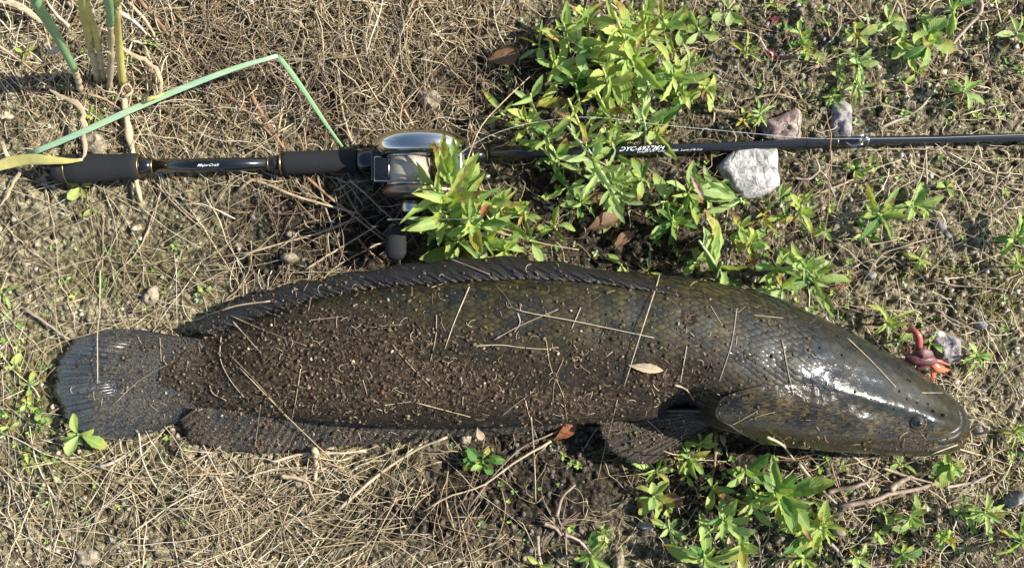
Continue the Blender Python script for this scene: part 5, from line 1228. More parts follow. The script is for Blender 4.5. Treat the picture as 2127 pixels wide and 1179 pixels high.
# dead leaves --------------------------------------------------------------------
M_DEAD = leaf_material("dead_leaf_brown", (0.14, 0.075, 0.045), (0.22, 0.13, 0.08), (0.30, 0.20, 0.13), 1.4)
M_DEADR = leaf_material("dead_leaf_red", (0.32, 0.12, 0.06), (0.36, 0.15, 0.08), (0.40, 0.22, 0.12), 1.4)
M_DEADP = leaf_material("dead_leaf_pale", (0.42, 0.33, 0.24), (0.55, 0.46, 0.34), (0.35, 0.24, 0.16), 1.4)
def dead(px, py, Lpx, width, az, mat, label, kind='s', z=0.004, el=8, seed=1, onfish=False):
    me = leaf_mesh("dead_leaf", width, kind, seed, mat); p = drop(px, py, z if not onfish else 0.0015)
    o_ = obj("dead_leaf", me); o_.matrix_world = Matrix.Translation(p) @ Matrix.Rotation(math.radians(az) - math.pi / 2, 4, 'Z') @ Matrix.Rotation(math.radians(el), 4, 'X') @ Matrix.Scale(Lpx * S, 4)
    return tag(o_, label, "leaf", "dead leaves")
dead(1305, 758, 66, 0.26, -8, M_DEADP, "curled pale dry leaf lying on the fish's flank", 'l', onfish=True, seed=3, el=0)
dead(1150, 912, 62, 0.45, 35, M_DEADR, "red-brown dead leaf half under the belly", 's', 0.006, seed=4, el=12)
dead(1215, 480, 72, 0.50, 24, M_DEAD, "large brown dead leaf on the dark soil above the dorsal fin", 's', 0.008, seed=5)
dead(1275, 520, 50, 0.5, 60, M_DEAD, "smaller brown dead leaf right below the large one", 's', 0.006, seed=6)
dead(1010, 130, 70, 0.6, 10, M_DEAD, "broad dark brown dead leaf in the straw left of the weeds", 's', 0.008, seed=7)
dead(1205, 500-85, 60, 0.4, 5, M_DEAD, "brown dead leaf at the foot of the hairy stems", 's', 0.008, seed=8)
dead(992, 885, 26, 0.6, -70, M_DEADP, "small crumpled tan leaf at the anal fin edge", 's', 0.006, seed=9)
dead(2062, 1105, 34, 0.5, 15, M_DEADR, "orange-brown leaf by the right edge weed", 's', 0.006, seed=10)
dead(1515, 1100+0, 40, 0.35, -95, M_DEADP, "pinkish-tan withered leaf below the bright drooping leaves", 'l', 0.006, seed=11)
dead(1418, 370, 60, 0.22, -60, M_DEADP, "thin pinkish-brown withered leaf left of the white stone", 'l', 0.03, seed=12)
dead(1000, 330+130, 34, 0.5, 60, M_DEADR, "orange-brown crumpled leaf within the weed by the reel", 's', 0.03, seed=13)
dead(940, 437, 26, 0.7, 70, M_DEADP, "pinkish withered tip in the heart of the reel weed", 's', 0.058, seed=14)
dead(1500, 922, 22, 0.6, 100, M_DEADP, "pale round dry leaf under the gill cover", 's', 0.012, seed=15)
dead(1365, 415, 30, 0.5, 80, M_DEADP, "tan dry leaf between the rod and the glossy dark weed", 's', 0.008, seed=16)
# ================================================================== STRAWS AND TWIGS, each a thing
def loose_piece(name, P, wpx, mat, label, cat, group=None, lift=0.0012, taper=0.6, n=14, flat=0.7, sides=5, bow=0.0):
    pts2 = resample(P, n); pts = []
    for k, (a, b) in enumerate(pts2):
        pts.append(drop(a, b, lift + wpx * 0.4 * S))
    pts = np.array([tuple(p) for p in pts])
    z = pts[:, 2].copy()
    # a stiff stalk bridges hollows: upper envelope, then smooth
    for _ in range(3): z = np.maximum(z, np.convolve(np.pad(z, 1, mode='edge'), [0.5, 0, 0.5], 'valid'))
    z += bow * np.sin(np.linspace(0, math.pi, n))
    k_ = (H - z) / (H - pts[:, 2]); pts[:, 0] *= k_; pts[:, 1] *= k_; pts[:, 2] = z
    org = pts[0].copy(); rr = np.linspace(1, taper, n) * wpx * 0.5 * S
    o_ = obj(name, tube_mesh(name, pts, rr, mat, sides, flat, origin=org)); o_.location = org
    return tag(o_, label, cat, group)
GF = "straws and stems lying on the fish"
def FS(P, w, label, mat=M_STRAW, **k): return loose_piece("dry_straw", P, w * 0.66, mat, label, "straw", GF, lift=0.0006, **k)
FS([(1064, 640), (1085, 646), (1180, 664), (1358, 701)], 3, "long straw slanting down right from the root knot on the flank", bow=0.002)
FS([(1371, 570), (1339, 667), (1296, 802)], 3, "long straw crossing the flank from the front of the dorsal fin", bow=0.004)
FS([(1426, 718), (1413, 794)], 3, "short upright straw just left of the gill region")
FS([(1530, 640), (1519, 712), (1493, 793)], 3, "branched dry stem standing above the gill cover", M_TWIG)
FS([(1493, 690), (1524, 690)], 1.5, "short side shoot of the branched stem above the gill cover", M_TWIG)
FS([(1519, 640), (1530, 648), (1548, 636)], 2, "forked tip piece of the branched stem on the shoulder", M_TWIG)
FS([(985, 718), (1040, 716), (1090, 722), (1138, 725)], 3, "pale feathery root lying level in mid flank")
FS([(1134, 706), (1144, 763), (1170, 822), (1178, 873)], 2.5, "thin straw curving down from the feathery root to the belly")
FS([(1025, 706), (1068, 682), (1159, 642)], 4, "grey twig rising to the right through the root knot", M_TWIG)
FS([(1064, 640), (1050, 615), (1030, 593)], 3, "twig from the root knot up to the dorsal fin", M_TWIG)
FS([(1075, 650), (1080, 668), (1068, 690)], 5, "thick bent root of the knot on the flank", M_TWIG)
FS([(1206, 638), (1187, 682)], 4, "short thick straw right of the root knot", M_TWIG)
FS([(1042, 863), (1075, 836), (1108, 812)], 3.5, "grey straw near the belly below the feathery root", M_TWIG)
FS([(1091, 831), (1100, 865), (1119, 918)], 3, "straw hanging over the belly edge onto the soil")
FS([(1282, 829), (1262, 910), (1240, 1000)], 3, "long straw from the belly over the pectoral fin tip")
FS([(1401, 799), (1422, 806), (1441, 829)], 7, "stubby pale twig over the black hollow behind the gill", M_STRAW, flat=1.0)
FS([(1343, 871), (1360, 886), (1377, 903)], 3, "short straw on the pectoral fin")
FS([(1475, 634), (1500, 676)], 2.5, "short straw right of the crumb patch on the shoulder")
FS([(1528, 593), (1568, 602)], 5, "bright white straw piece on the back edge")
FS([(975, 595), (941, 676), (924, 725)], 4, "straw with a seed knot sloping left in mid flank")
FS([(816, 716), (848, 754), (892, 801)], 2.5, "thin curved root in the middle of the dirty flank")
FS([(863, 835), (920, 850), (977, 865)], 4, "bright pale straw near the anal fin base")
FS([(797, 841), (854, 833)], 3, "short straw left of the bright one near the anal fin")
FS([(500, 765), (606, 873), (660, 925), (733, 1000)], 3.5, "long yellow straw from the tail root down onto the soil")
FS([(625, 765), (615, 830), (604, 882)], 2.5, "thin straw upright near the rear of the anal fin")
FS([(542, 839), (530, 930)], 2.5, "thin straw across the rear of the anal fin")
FS([(480, 655), (560, 690), (638, 718)], 3, "straw slanting under the rear dorsal fin")
FS([(485, 668), (542, 732)], 3.5, "straw crossing toward the tail root")
FS([(642, 665), (712, 657)], 2.5, "short level straw on the rear flank")
FS([(788, 677), (835, 674)], 2, "short level straw above mid flank")
FS([(730, 676), (750, 691)], 2, "tiny straw on the upper rear flank")
FS([(907, 653), (905, 700), (894, 750)], 3, "brown rootlet left of the seed-knot straw", M_TWIG)
FS([(754, 788), (763, 818)], 2.5, "tiny upright straw in the dirt above the anal fin")
FS([(689, 784), (712, 795)], 2.5, "tiny bright straw in the dirt, rear flank")
FS([(896, 597), (927, 586)], 3, "short straw under the dorsal fin base")
FS([(1759, 701), (1810, 750), (1860, 803)], 3, "long pale straw on top of the fish's head")
FS([(1624, 706), (1634, 760), (1648, 821)], 3, "pale straw standing across the nape")
FS([(1565, 654), (1626, 660)], 2, "thin level straw on the shoulder")
FS([(1913, 815), (1957, 815)], 2.5, "short level straw above the eye")
FS([(1520, 882), (1573, 853)], 2.5, "straw on the lower gill cover, left one of a pair")
FS([(1555, 872), (1580, 862), (1609, 855)], 2, "straw on the lower gill cover, right one of a pair")
FS([(206, 560), (206, 690), (207, 795)], 3.5, "long pale straw running straight down onto the tail fin", lift=0.004) if False else loose_piece("dry_straw", [(206, 560), (206, 690), (207, 795)], 3.5, M_STRAW, "long pale straw running straight down onto the tail fin", "straw", GF, lift=0.003)
FS([(460, 699), (458, 742), (480, 790), (509, 826)], 4, "thick curved straw on the tail root", M_TWIG)
FS([(435, 793), (440, 812), (471, 831)], 4, "short bent straw at the tail root")
FS([(333, 701), (336, 750)], 2.5, "small upright straw at the upper tail fin")
FS([(238, 838), (290, 790), (360, 750)], 2, "green-tinged grass stalk slanting over the tail fin")
FS([(407, 665), (445, 650), (483, 637), (562, 625)], 8, "broad pale blade resting on the rear dorsal fin", flat=0.3)
FS([(484, 742), (540, 800), (600, 871)], 2, "hair-thin straw over the tail root")
FS([(660, 585), (700, 560), (740, 548)], 3, "bent straw against the rear dorsal fin")
FS([(936, 538), (1018, 590 - 20)], 5, "brown twig lying across the dorsal fin", M_TWIG)
FS([(1170, 745), (1152, 790), (1148, 838)], 2.5, "short dark stem near the belly", M_TWIG)
FS([(1545, 640), (1560, 575)], 1.5, "fine stem on the shoulder near the back", M_TWIG) if False else None

GT = "twigs lying on the soil"
def TW(P, w, label, mat=M_TWIG, **k): return loose_piece("twig", P, w, mat, label, "twig", GT, flat=0.9, sides=8, **{"lift": 0.0035, **k})
TW([(1739, 1046), (1790, 1037), (1848, 1022), (1931, 1004), (2005, 969)], 11, "longest thick twig on the soil below the fish's head")
TW([(1712, 1019), (1764, 1004), (1790, 997), (1817, 983)], 11, "thick twig above the longest one, below the jaw")
TW([(1655, 959), (1696, 1007), (1734, 1043)], 8, "twig slanting down to the left end of the longest twig")
TW([(1825, 967), (1878, 986), (1931, 1000)], 7, "twig joining the longest one from the upper left")
TW([(1842, 1013), (1862, 1000), (1882, 988)], 16, "short split chip of grey wood between two twigs", flat2=None) if False else TW([(1842, 1013), (1862, 1000), (1882, 988)], 16, "short split chip of grey wood between two twigs")
TW([(1960, 1010), (2010, 1003), (2060, 985)], 7, "dark twig right of the longest twig")
TW([(2060, 1025), (2070, 1005), (2088, 982)], 9, "dark thick twig stub toward the right edge")
TW([(2035, 1110), (2050, 1080), (2062, 1050)], 10, "dark dead stem under the broad-leaved weed")
TW([(1938, 1058), (1945, 1100)], 7, "dark upright twig stub near the round buff pebble")
TW([(1722, 1125), (1740, 1145), (1752, 1165)], 9, "grey curved twig by the bottom edge weed")
TW([(2022, -10), (2029, 27), (2010, 55), (1984, 81), (1952, 136)], 10, "big curved twig in the top right corner")
TW([(2028, 30), (2072, 22)], 6, "side branch of the big curved twig")
TW([(1986, 84), (1994, 104), (2005, 118)], 5, "thin bent branch under the big curved twig")
TW([(1819, 271), (1850, 256), (1881, 244), (1920, 212), (1944, 174)], 7, "grey twig leading up right from the rod")
TW([(1736, -5), (1770, 30), (1800, 75)], 7, "dark twig at the top edge in the right half")
TW([(1853, -5), (1870, 40), (1885, 80), (1900, 125), (1935, 152)], 6, "dark crooked twig running down between two rosettes")
TW([(1700, 110), (1740, 60), (1742, 20)], 4, "grey twig left of the slender weed")
TW([(1565, 205), (1605, 199), (1650, 209)], 5, "pale forked twig above the purple-brown stone", M_STRAW)
TW([(1606, 199), (1603, 165)], 4, "upright stub of the pale forked twig", M_STRAW)
TW([(1480, 230), (1493, 232), (1525, 235)], 7, "white-grey twig above the rod in the bare patch", M_STRAW)
TW([(1480, 255), (1482, 235), (1478, 220)], 5, "short upright piece crossing the white-grey twig", M_STRAW)
TW([(1130, 1085), (1155, 1095), (1165, 1110)], 9, "grey branching dead root near the bottom centre")
TW([(1165, 1105), (1200, 1120), (1235, 1160)], 7, "grey root running to the bottom edge weed")
TW([(1155, 1070), (1175, 1020), (1195, 1005)], 8, "brown split twig on soil below the belly")
TW([(1117, 1110), (1120, 1150), (1128, 1180)], 8, "dark twig at the bottom edge by the paddle leaf")
TW([(1650, 370), (1680, 372), (1698, 352), (1690, 330)], 6, "curved brown root below the rod right of the white stone")
TW([(860, 264), (838, 225), (815, 180)], 6, "brown stalk above the reel", M_STEMR)
TW([(290, 0), (340, 60), (380, 110), (408, 135)], 9, "thick reddish-brown stem in the straw, upper left", M_STEMR)
TW([(268, 5), (300, 40), (330, 90)], 8, "pale flattened stem beside the reddish-brown one", M_STRAW)
TW([(525, 200), (561, 261), (595, 312)], 10, "pinkish stem slanting down to the rod collar", M_STEMR)
TW([(430, 165), (500, 220), (560, 275), (590, 312)], 6, "thin pinkish stem joining the slanting stem at the rod", M_STEMR)
TW([(598, 200), (588, 240), (580, 283)], 5, "pale upright stalk crossing the pinkish stem", M_STRAW)
TW([(704, 150), (720, 254), (737, 303)], 7, "pale stalk leaning down to the foregrip", M_STRAW)
TW([(623, 170), (632, 250), (640, 312)], 4, "straight pale stalk above the foregrip", M_STRAW)
TW([(632, 363), (704, 424), (799, 499)], 7, "pinkish stem from the foregrip down right over dark soil", M_STEMR)
TW([(500, 400), (524, 376), (560, 385), (612, 407), (670, 424), (744, 444)], 7, "pale hooked stalk curving over the dark soil below the rod", M_STRAW, bow=0.004)
TW([(663, 366), (676, 424), (704, 505), (717, 543)], 5, "brown stalk running straight down from the foregrip", M_TWIG)
TW([(500, 531), (590, 505), (670, 482), (751, 448)], 5, "pale stalk rising to the right across the dark soil", M_STRAW)
TW([(636, 560), (690, 526), (785, 468)], 5, "straw above the rear dorsal fin rising to the right", M_STRAW)
TW([(703, 366), (751, 450), (799, 490)], 6, "brown stem beside the reel handle knob", M_TWIG)
TW([(742, 492), (760, 515), (795, 545)], 6, "pinkish bent stem just above the dorsal fin", M_STEMR)
TW([(735, 380), (770, 410), (800, 440), (840, 470), (880, 485)], 3.5, "pale branching rootlet hanging by the reel knob", M_STRAW, lift=0.02)
TW([(53, 640), (100, 672), (147, 704)], 7, "brown stem pointing at the tail fin from the upper left", M_TWIG)
TW([(1485, 895), (1486, 960), (1482, 990), (1465, 1020)], 7, "tan stem hanging down from the gill cover", M_STEMR, lift=0.004)
TW([(1590, 905), (1620, 920), (1650, 955)], 6, "pale root curling under the jaw", M_STRAW)
TW([(985, 470), (1030, 483), (1080, 495), (1140, 510), (1200, 520)], 4, "pale stalk in the weeds above the dorsal fin", M_STRAW, lift=0.012)
TW([(1145, 915), (1060, 965), (1005, 1005), (920, 1035), (880, 1060)], 5, "long pale root curving through the soil below the belly", M_STRAW)
TW([(1170, 890), (1090, 925), (1010, 1005), (970, 1060)], 4, "thin root from the red-brown leaf down left", M_TWIG)
TW([(700, 1060), (800, 975), (870, 930), (930, 905)], 8, "pale root bundle reaching toward the anal fin", M_STRAW)
TW([(560, 960), (640, 940), (700, 940), (760, 935)], 7, "pale flattened straw just below the anal fin", M_STRAW)
TW([(655, 930), (660, 960), (655, 995)], 13, "short upright pale straw stub below the anal fin", M_STRAW)

GS = "long dry straws lying on the ground"
def SW(P, w, label, mat=M_STRAW, **k): return loose_piece("dry_straw", P, w * 0.8, mat, label, "straw", GS, **k)
SW([(1741, 966), (1827, 945)], 4, "pale straw touching the lower jaw from below")
SW([(1839, 981), (1929, 943), (1987, 922)], 5, "bright straw running up to the corner of the mouth")
SW([(1992, 932), (2056, 951), (2127, 974)], 5, "bright straw from the snout to the right edge")
SW([(1815, 953), (1904, 1002), (1967, 1047), (1992, 1108)], 5, "long bright straw crossing the twigs and bending down", bow=0.003)
SW([(1947, 1003), (1970, 1060), (1992, 1108)], 4, "straight straw beside the bend of the long bright one")
SW([(1970, 1000), (1972, 1060), (1985, 1130)], 4, "upright greenish straw near the dense little weed")
SW([(1890, 1080), (1905, 1125), (1930, 1150), (1960, 1179)], 5, "straw curving to the bottom edge in the lower right", M_TWIG)
SW([(1905, 1035), (1925, 1120)], 3.5, "fine upright straw left of the buff pebble")
SW([(1766, 1060), (1840, 1037), (1900, 1015)], 3, "thin straw parallel to the longest twig")
SW([(1700, 402), (1760, 378), (1830, 345), (1868, 333)], 7, "stout pale straw right of the bright yellow-green weed")
SW([(1795, 380), (1850, 365), (1930, 358)], 4, "straw just above the open rosette")
SW([(1922, 315), (1925, 360), (1924, 415)], 6, "upright brown stalk below the rod, right half", M_TWIG)
SW([(1790, 312), (1860, 310), (1950, 312)], 4, "level straw lying right along the rod's lower side")
SW([(1800, 510), (1850, 500), (1890, 488)], 5, "bright straw below the open rosette")
SW([(1800, 560), (1830, 530), (1870, 512), (1950, 492)], 5, "grey arched straw right of the mossy soil", M_TWIG)
SW([(1935, 580), (2010, 573), (2060, 555), (2110, 545)], 5, "pale curved straw right of the small cross-shaped weed")
SW([(2037, 495), (2080, 525), (2127, 570)], 4, "straw slanting to the right edge")
SW([(2055, 440), (2040, 510), (2026, 580)], 3.5, "steep pale straw at the right")
SW([(1930, 580), (1980, 592), (2060, 598), (2127, 612)], 4, "long grey straw toward the right edge", M_TWIG)
SW([(1935, 640), (1990, 670), (2040, 690)], 4, "straw above the grey stone", M_TWIG)
SW([(1880, 615), (1905, 660), (1925, 685)], 4, "bright straw pointing at the lure's tail")
SW([(1995, 240), (2050, 225), (2090, 217)], 5, "short stout straw above the rod at the right")
SW([(2075, 340), (2068, 370), (2060, 400), (2050, 430)], 4, "steep straw below the rod at the far right")
SW([(1990, 348), (2060, 358), (2127, 362)], 4, "level straw below the rod at the far right")
SW([(1697, 240), (1706, 300), (1706, 400), (1694, 500), (1692, 560)], 4, "thin upright brown stem crossing over the rod", M_STEMR, lift=0.02)
SW([(1725, 320), (1715, 400), (1700, 450)], 3, "second thin brown stem right of the one crossing the rod", M_STEMR)
SW([(1640, 485), (1690, 470), (1750, 455)], 3.5, "pale rootlet above the large pale weed")
SW([(1508, 405), (1500, 450), (1494, 510)], 4, "upright grey straw left of the withered weed", M_TWIG, lift=0.015)
SW([(935, 440), (965, 380), (990, 300), (1010, 250), (1060, 190)], 4.5, "long yellow straw rising out of the reel weed to the upper right", lift=0.05) if False else None
P_ = [at(930, 440, .05), at(952, 385, .058), at(975, 320, .055), at(1000, 262, .045), (at(1045, 212, .035)), at(1100, 160, .015)]
_me = tube_mesh("dry_straw", np.array([tuple(p - P_[0]) for p in resample([tuple(q) for q in P_], 16).tolist() and [Vector(q) for q in resample([tuple(q) for q in P_], 16)]]), np.linspace(0.00055, 0.0004, 16), M_TAN, 6)
_o = obj("dry_straw", _me); _o.location = P_[0]; tag(_o, "long yellow straw rising out of the reel weed to the upper right", "straw", GS)
SW([(0, 460), (60, 520), (110, 560), (160, 640)], 3, "straw slanting down left of the butt")
SW([(80, 350), (110, 480), (120, 600)], 3, "long thin straw running straight down below the butt")
SW([(200, 385), (260, 460), (300, 560), (320, 640)], 3, "thin straw between the butt and the tail")
SW([(210, 440), (208, 500), (206, 560)], 3, "straight straw above the one on the tail fin")
SW([(0, 540), (90, 480), (180, 430), (260, 400)], 3, "thin straw rising to the butt from the left")
SW([(20, 600), (160, 545), (300, 520), (420, 505)], 3, "nearly level thin straw in the left middle")
SW([(225, 575), (280, 525), (305, 470), (330, 400)], 4, "arched pale straw below the rod shaft")
SW([(370, 400), (420, 470), (480, 570), (500, 600)], 4, "straw slanting down right toward the dorsal fin")
SW([(310, 370), (380, 440), (430, 480), (480, 495)], 4, "straw under the handle shaft sloping right")
SW([(240, 410), (300, 440), (350, 410), (400, 395)], 3.5, "thin bent straw right under the shaft")
SW([(330, 380), (320, 440), (290, 510)], 3.5, "short straw crossing the bent one")
SW([(50, 735), (120, 712), (204, 688), (280, 660)], 3, "thin straw meeting the tail fin's top")
SW([(0, 640), (60, 700), (95, 740)], 3.5, "straw left of the tail fin")
SW([(118, 585), (150, 650), (155, 690)], 3.5, "bright short straw above the tail fin's corner")
SW([(10, 565), (0, 630), (20, 660)], 3, "thin straw at the left edge above the tail")
SW([(390, 1030), (440, 1080), (500, 1160)], 5, "bright straw in the straw bed below the tail")
SW([(0, 990), (60, 1050), (130, 1160)], 4, "straw slanting through the bottom left corner")
SW([(20, 1000), (30, 1080), (60, 1179)], 4, "steep straw in the bottom left corner")
SW([(250, 910), (275, 1000), (290, 1120), (295, 1179)], 4, "long steep straw below the tail fin")
SW([(300, 1179), (305, 1100), (310, 1020)], 5, "pale straw with a bulb end below the tail")
SW([(0, 1000), (200, 1000), (400, 1003)], 3, "level straw along the lower left")
SW([(60, 920), (150, 960), (300, 1060), (345, 1110)], 3.5, "straw slanting down in the lower left")
SW([(420, 990), (440, 940), (460, 925)], 5, "short leaning straw below the anal fin's end")
SW([(640, 1160), (700, 1090), (760, 1030), (810, 1000)], 4, "pale straw rising right in the lower straw bed")
SW([(820, 955), (840, 1000), (850, 1050)], 4, "bright straw below the anal fin, middle")
SW([(925, 1035), (940, 1080), (945, 1100)], 4, "bright short straw in the lower middle")
SW([(958, 1080), (970, 1130), (985, 1179)], 4, "curved pale straw at the bottom centre")
SW([(945, 1120), (970, 1075), (1000, 1040)], 3.5, "thin straw crossing the curved one")
SW([(1345, 1095 - 30), (1310, 1110), (1280, 1145)], 4, "bright straw at the lower right of the bare soil")
SW([(1292, 965), (1312, 1005), (1322, 970)], 4, "bent V-shaped straw left of the browned weed", M_STEMR)
SW([(1370, 928), (1420, 945), (1505, 954)], 3, "thin bright straw across the weeds under the gill", lift=0.015)
SW([(1103, 865), (1110, 950), (1113, 1040)], 3.5, "straight vertical straw on the soil below the belly")
SW([(620, 190), (560, 100), (500, 20)], 4, "long straw in the upper straw mat rising left")
SW([(400, 0), (480, 60), (560, 110), (600, 140)], 4, "straw sloping into the kink of the blue-green reed")
SW([(245, 55), (330, 60), (400, 68)], 4, "level pale straw right of the reeds")
SW([(260, 10), (290, 80), (320, 150), (345, 230)], 3.5, "thin straw right of the standing reeds")
SW([(450, 330 - 130), (400, 290), (370, 330)], 4, "straw crossing under the blue-green reed")
SW([(420, 260), (500, 300), (560, 330)], 5, "pale straw meeting the rod collar")
SW([(700, 0), (790, 120), (850, 220), (880, 270)], 4.5, "long brown-tan stalk down to the reel", M_STEMR)
SW([(560, 0), (600, 90), (640, 180)], 4, "steep straw above the kinked reed tip")
SW([(900, 100), (820, 150), (760, 220)], 4, "tan straw above the reel sloping left")
SW([(870, 60), (950, 95), (1060, 140)], 5, "pale stalk pointing at the upper weeds")
SW([(990, 0), (930, 80), (880, 140)], 4, "straw in the upper centre mat")
SW([(1060, 20), (1010, 130), (960, 210)], 4, "straw left of the green cluster, steep")

GB = "torn dry blades around the reeds"
for P_b, w_b, l_b in [
  ([(245, 25), (285, 50), (312, 78)], 11, "broad torn blade right of the reeds' tops"), ([(20, 5), (60, 20), (95, 50), (120, 70)], 8, "tan blade left of the leftmost reed"), ([(100, 95), (112, 108), (98, 60)], 9, "folded pale blade against the leftmost reed"),
  ([(262, 205), (280, 195), (272, 178), (240, 230)], 6, "short bent blade at the foot of the reeds"), ([(150, 60), (120, 30), (100, -5)], 8, "pale blade between the first two reeds"), ([(190, 200), (225, 210), (262, 235)], 6, "pale blade lying across the reeds' feet"),
  ([(270, 85), (300, 95), (316, 125), (322, 150)], 5, "narrow curved blade right of the pale reed"), ([(0, 95), (50, 130), (105, 170)], 6, "straight dry blade at the far upper left"), ([(150, 215), (185, 230), (215, 255)], 5, "pale blade just above the blue-green reed"),
  ([(1000, 560 - 130), (1030, 470), (1060, 480)], 5, "tan curled blade under the weeds by the reel"), ([(585, 985), (640, 1000), (660, 1040)], 9, "brown torn blade in the lower straw bed"), ([(455, 985), (470, 1010), (478, 1045)], 6, "pale short blade below the tail root"),
  ([(215, 965), (245, 955), (280, 930)], 7, "grey-tan flattened blade under the tail fin")]:
    loose_piece("torn_reed", P_b, w_b * 1.3, M_TAN if w_b in (6, 9) else M_PALE, l_b, "dry blade", GB, flat=0.12, lift=0.007, taper=0.25)
# remaining straws: the larger ones are things, the mat beneath them is stuff
PAL_S = np.array([(0.66, 0.56, 0.36), (0.53, 0.42, 0.25), (0.38, 0.275, 0.155), (0.76, 0.68, 0.49), (0.25, 0.17, 0.10), (0.46, 0.41, 0.33), (0.15, 0.105, 0.07)])
REG = [ # name of place, x0,y0,x1,y1, n stuff, n things, len px lo,hi, curl, width lo,hi px, angle centre/spread deg, lift mm, palette p
 ("in the upper mat left of the weeds", 260, -40, 1020, 300, 950, 55, 60, 280, .2, 1.6, 4.0, 40, 70, 10, (.22, .26, .22, .08, .16, .04, .02)),
 ("in the upper mat left of the weeds", 430, -30, 1050, 270, 950, 0, 30, 130, .5, 1.0, 2.3, 0, 90, 12, (.18, .22, .24, .06, .22, .04, .04)),
 ("among the reeds at the upper left", -40, -40, 420, 230, 330, 20, 60, 240, .25, 1.5, 4.5, 30, 80, 8, (.30, .28, .16, .12, .10, .04, 0)),
 ("on the pale soil below the butt", -40, 360, 520, 680, 95, 20, 80, 300, .06, 1.2, 2.4, 70, 80, 6, (.32, .30, .14, .18, .04, .02, 0)),
 ("on the pale soil left of the reeds", -40, 200, 420, 360, 120, 6, 60, 200, .15, 1.3, 3.0, 60, 80, 5, (.30, .28, .2, .1, .1, .02, 0)),
 ("on the dark soil below the foregrip", 450, 330, 860, 600, 260, 10, 50, 240, .16, 1.5, 4, 150, 60, 10, (.14, .22, .26, .04, .24, .04, .06)),
 ("in the straw bed at the bottom left", -40, 930, 700, 1220, 290, 34, 80, 320, .09, 1.4, 3.8, 20, 75, 8, (.30, .28, .16, .14, .08, .04, 0)),
 ("in the straw bed below the anal fin", 400, 925, 1000, 1220, 400, 24, 70, 260, .12, 1.4, 3.8, 160, 45, 8, (.24, .26, .22, .08, .14, .04, .02)),
 ("on the soil left of the tail", -40, 680, 130, 940, 60, 4, 60, 200, .1, 1.3, 2.6, 120, 60, 4, (.32, .30, .14, .18, .04, .02, 0)),
 ("on the bare soil below the belly", 950, 900, 1400, 1220, 260, 8, 30, 160, .22, 1.2, 3.2, 60, 80, 4, (.15, .25, .25, .05, .2, .05, .05)),
 ("among the weeds below the head", 1380, 930, 2160, 1220, 700, 20, 25, 150, .25, 1.2, 3.6, 30, 80, 5, (.18, .22, .18, .10, .18, .10, .04)),
 ("among the upper right weeds", 1450, -40, 2160, 300, 560, 14, 20, 140, .35, 1.2, 3.8, 50, 85, 5, (.15, .2, .22, .08, .2, .09, .06)),
 ("on the soil right of the white stone", 1650, 300, 2160, 800, 420, 22, 20, 160, .16, 1.2, 3.2, 10, 80, 5, (.22, .24, .16, .14, .12, .10, .02)),
 ("between the weeds above the dorsal fin", 900, 300, 1680, 600, 430, 8, 25, 140, .3, 1.2, 3.4, 0, 85, 7, (.12, .2, .26, .05, .25, .04, .08)),
 ("under the green cluster", 1020, -30, 1500, 330, 430, 0, 30, 150, .35, 1.2, 3.4, 0, 90, 8, (.12, .2, .26, .05, .25, .04, .08)),
 ("in front of the snout", 1960, 800, 2160, 1000, 160, 6, 20, 110, .35, 1.2, 3.2, 60, 80, 6, (.25, .25, .15, .15, .1, .1, 0)),
 ("above the rear dorsal fin", 230, 540, 660, 700, 170, 0, 40, 170, .2, 1.2, 3.0, 20, 60, 5, (.28, .28, .18, .1, .12, .04, 0)),
]
K = 9
def region_strands(reg, n):
    _, x0, y0, x1, y1, _, _, l0, l1, curl, w0, w1, ac, asp, lift, pp = reg
    px = rng.uniform(x0, x1, n); py = rng.uniform(y0, y1, n); Ln = l0 + (l1 - l0) * rng.random(n) ** 2.0
    th = np.radians(ac + rng.normal(0, asp, n)); step = Ln / (K - 1)
    dth = np.cumsum(rng.normal(0, curl, (n, K)) + rng.normal(0, curl * 0.45, (n, 1)), axis=1)
    h_ = th[:, None] + dth
    xs_ = px[:, None] + np.cumsum(np.cos(h_) * step[:, None], 1) - (np.cos(th) * Ln / 2)[:, None]; ys_ = py[:, None] + np.cumsum(np.sin(h_) * step[:, None], 1) - (np.sin(th) * Ln / 2)[:, None]
    wx = X(xs_); wy = Y(ys_)
    z = gh(wx, wy); zl = np.maximum(z, (z[:, :1] * (1 - np.linspace(0, 1, K)) + z[:, -1:] * np.linspace(0, 1, K)))
    b = np.sin(np.linspace(0.1, math.pi - 0.1, K))[None] * rng.random((n, 1)) ** 1.8 * lift * 0.001 + rng.random((n, 1)) ** 2 * lift * 0.0006 + 0.0006
    zz = zl * 0.6 + z * 0.4 + b
    P = np.stack([wx, wy, zz], -1)
    w = (w0 + (w1 - w0) * rng.random(n) ** 3) * 0.5 * S
    R = w[:, None] * np.linspace(1.0, 0.55, K)[None] * (1 + 0.12 * rng.normal(size=(n, K)))
    C = PAL_S[rng.choice(7, n, p=np.array(pp) / sum(pp))] * rng.uniform(0.72, 1.18, (n, 1))
    wl = np.clip(soft_blobs(xs_.mean(1), ys_.mean(1), WET_SHADE), 0, 1)[:, None]; C = C * (1 - 0.45 * wl * rng.random((n, 1)) ** 0.4)  # straw colour darkened too over damp soil and painted shade
    return P, np.abs(R) + 1e-5, C, xs_, ys_
def clear_fish(xs_, ys_):
    t_ = np.interp(xs_, FTX, FTY) - 8; b_ = np.interp(xs_, FTX, FBY) + 10
    ins = (ys_ > t_) & (ys_ < b_) & (xs_ > 120) & (xs_ < 1985)
    return ins.mean(1) < 0.45
Ps, Rs, Cs = [], [], []
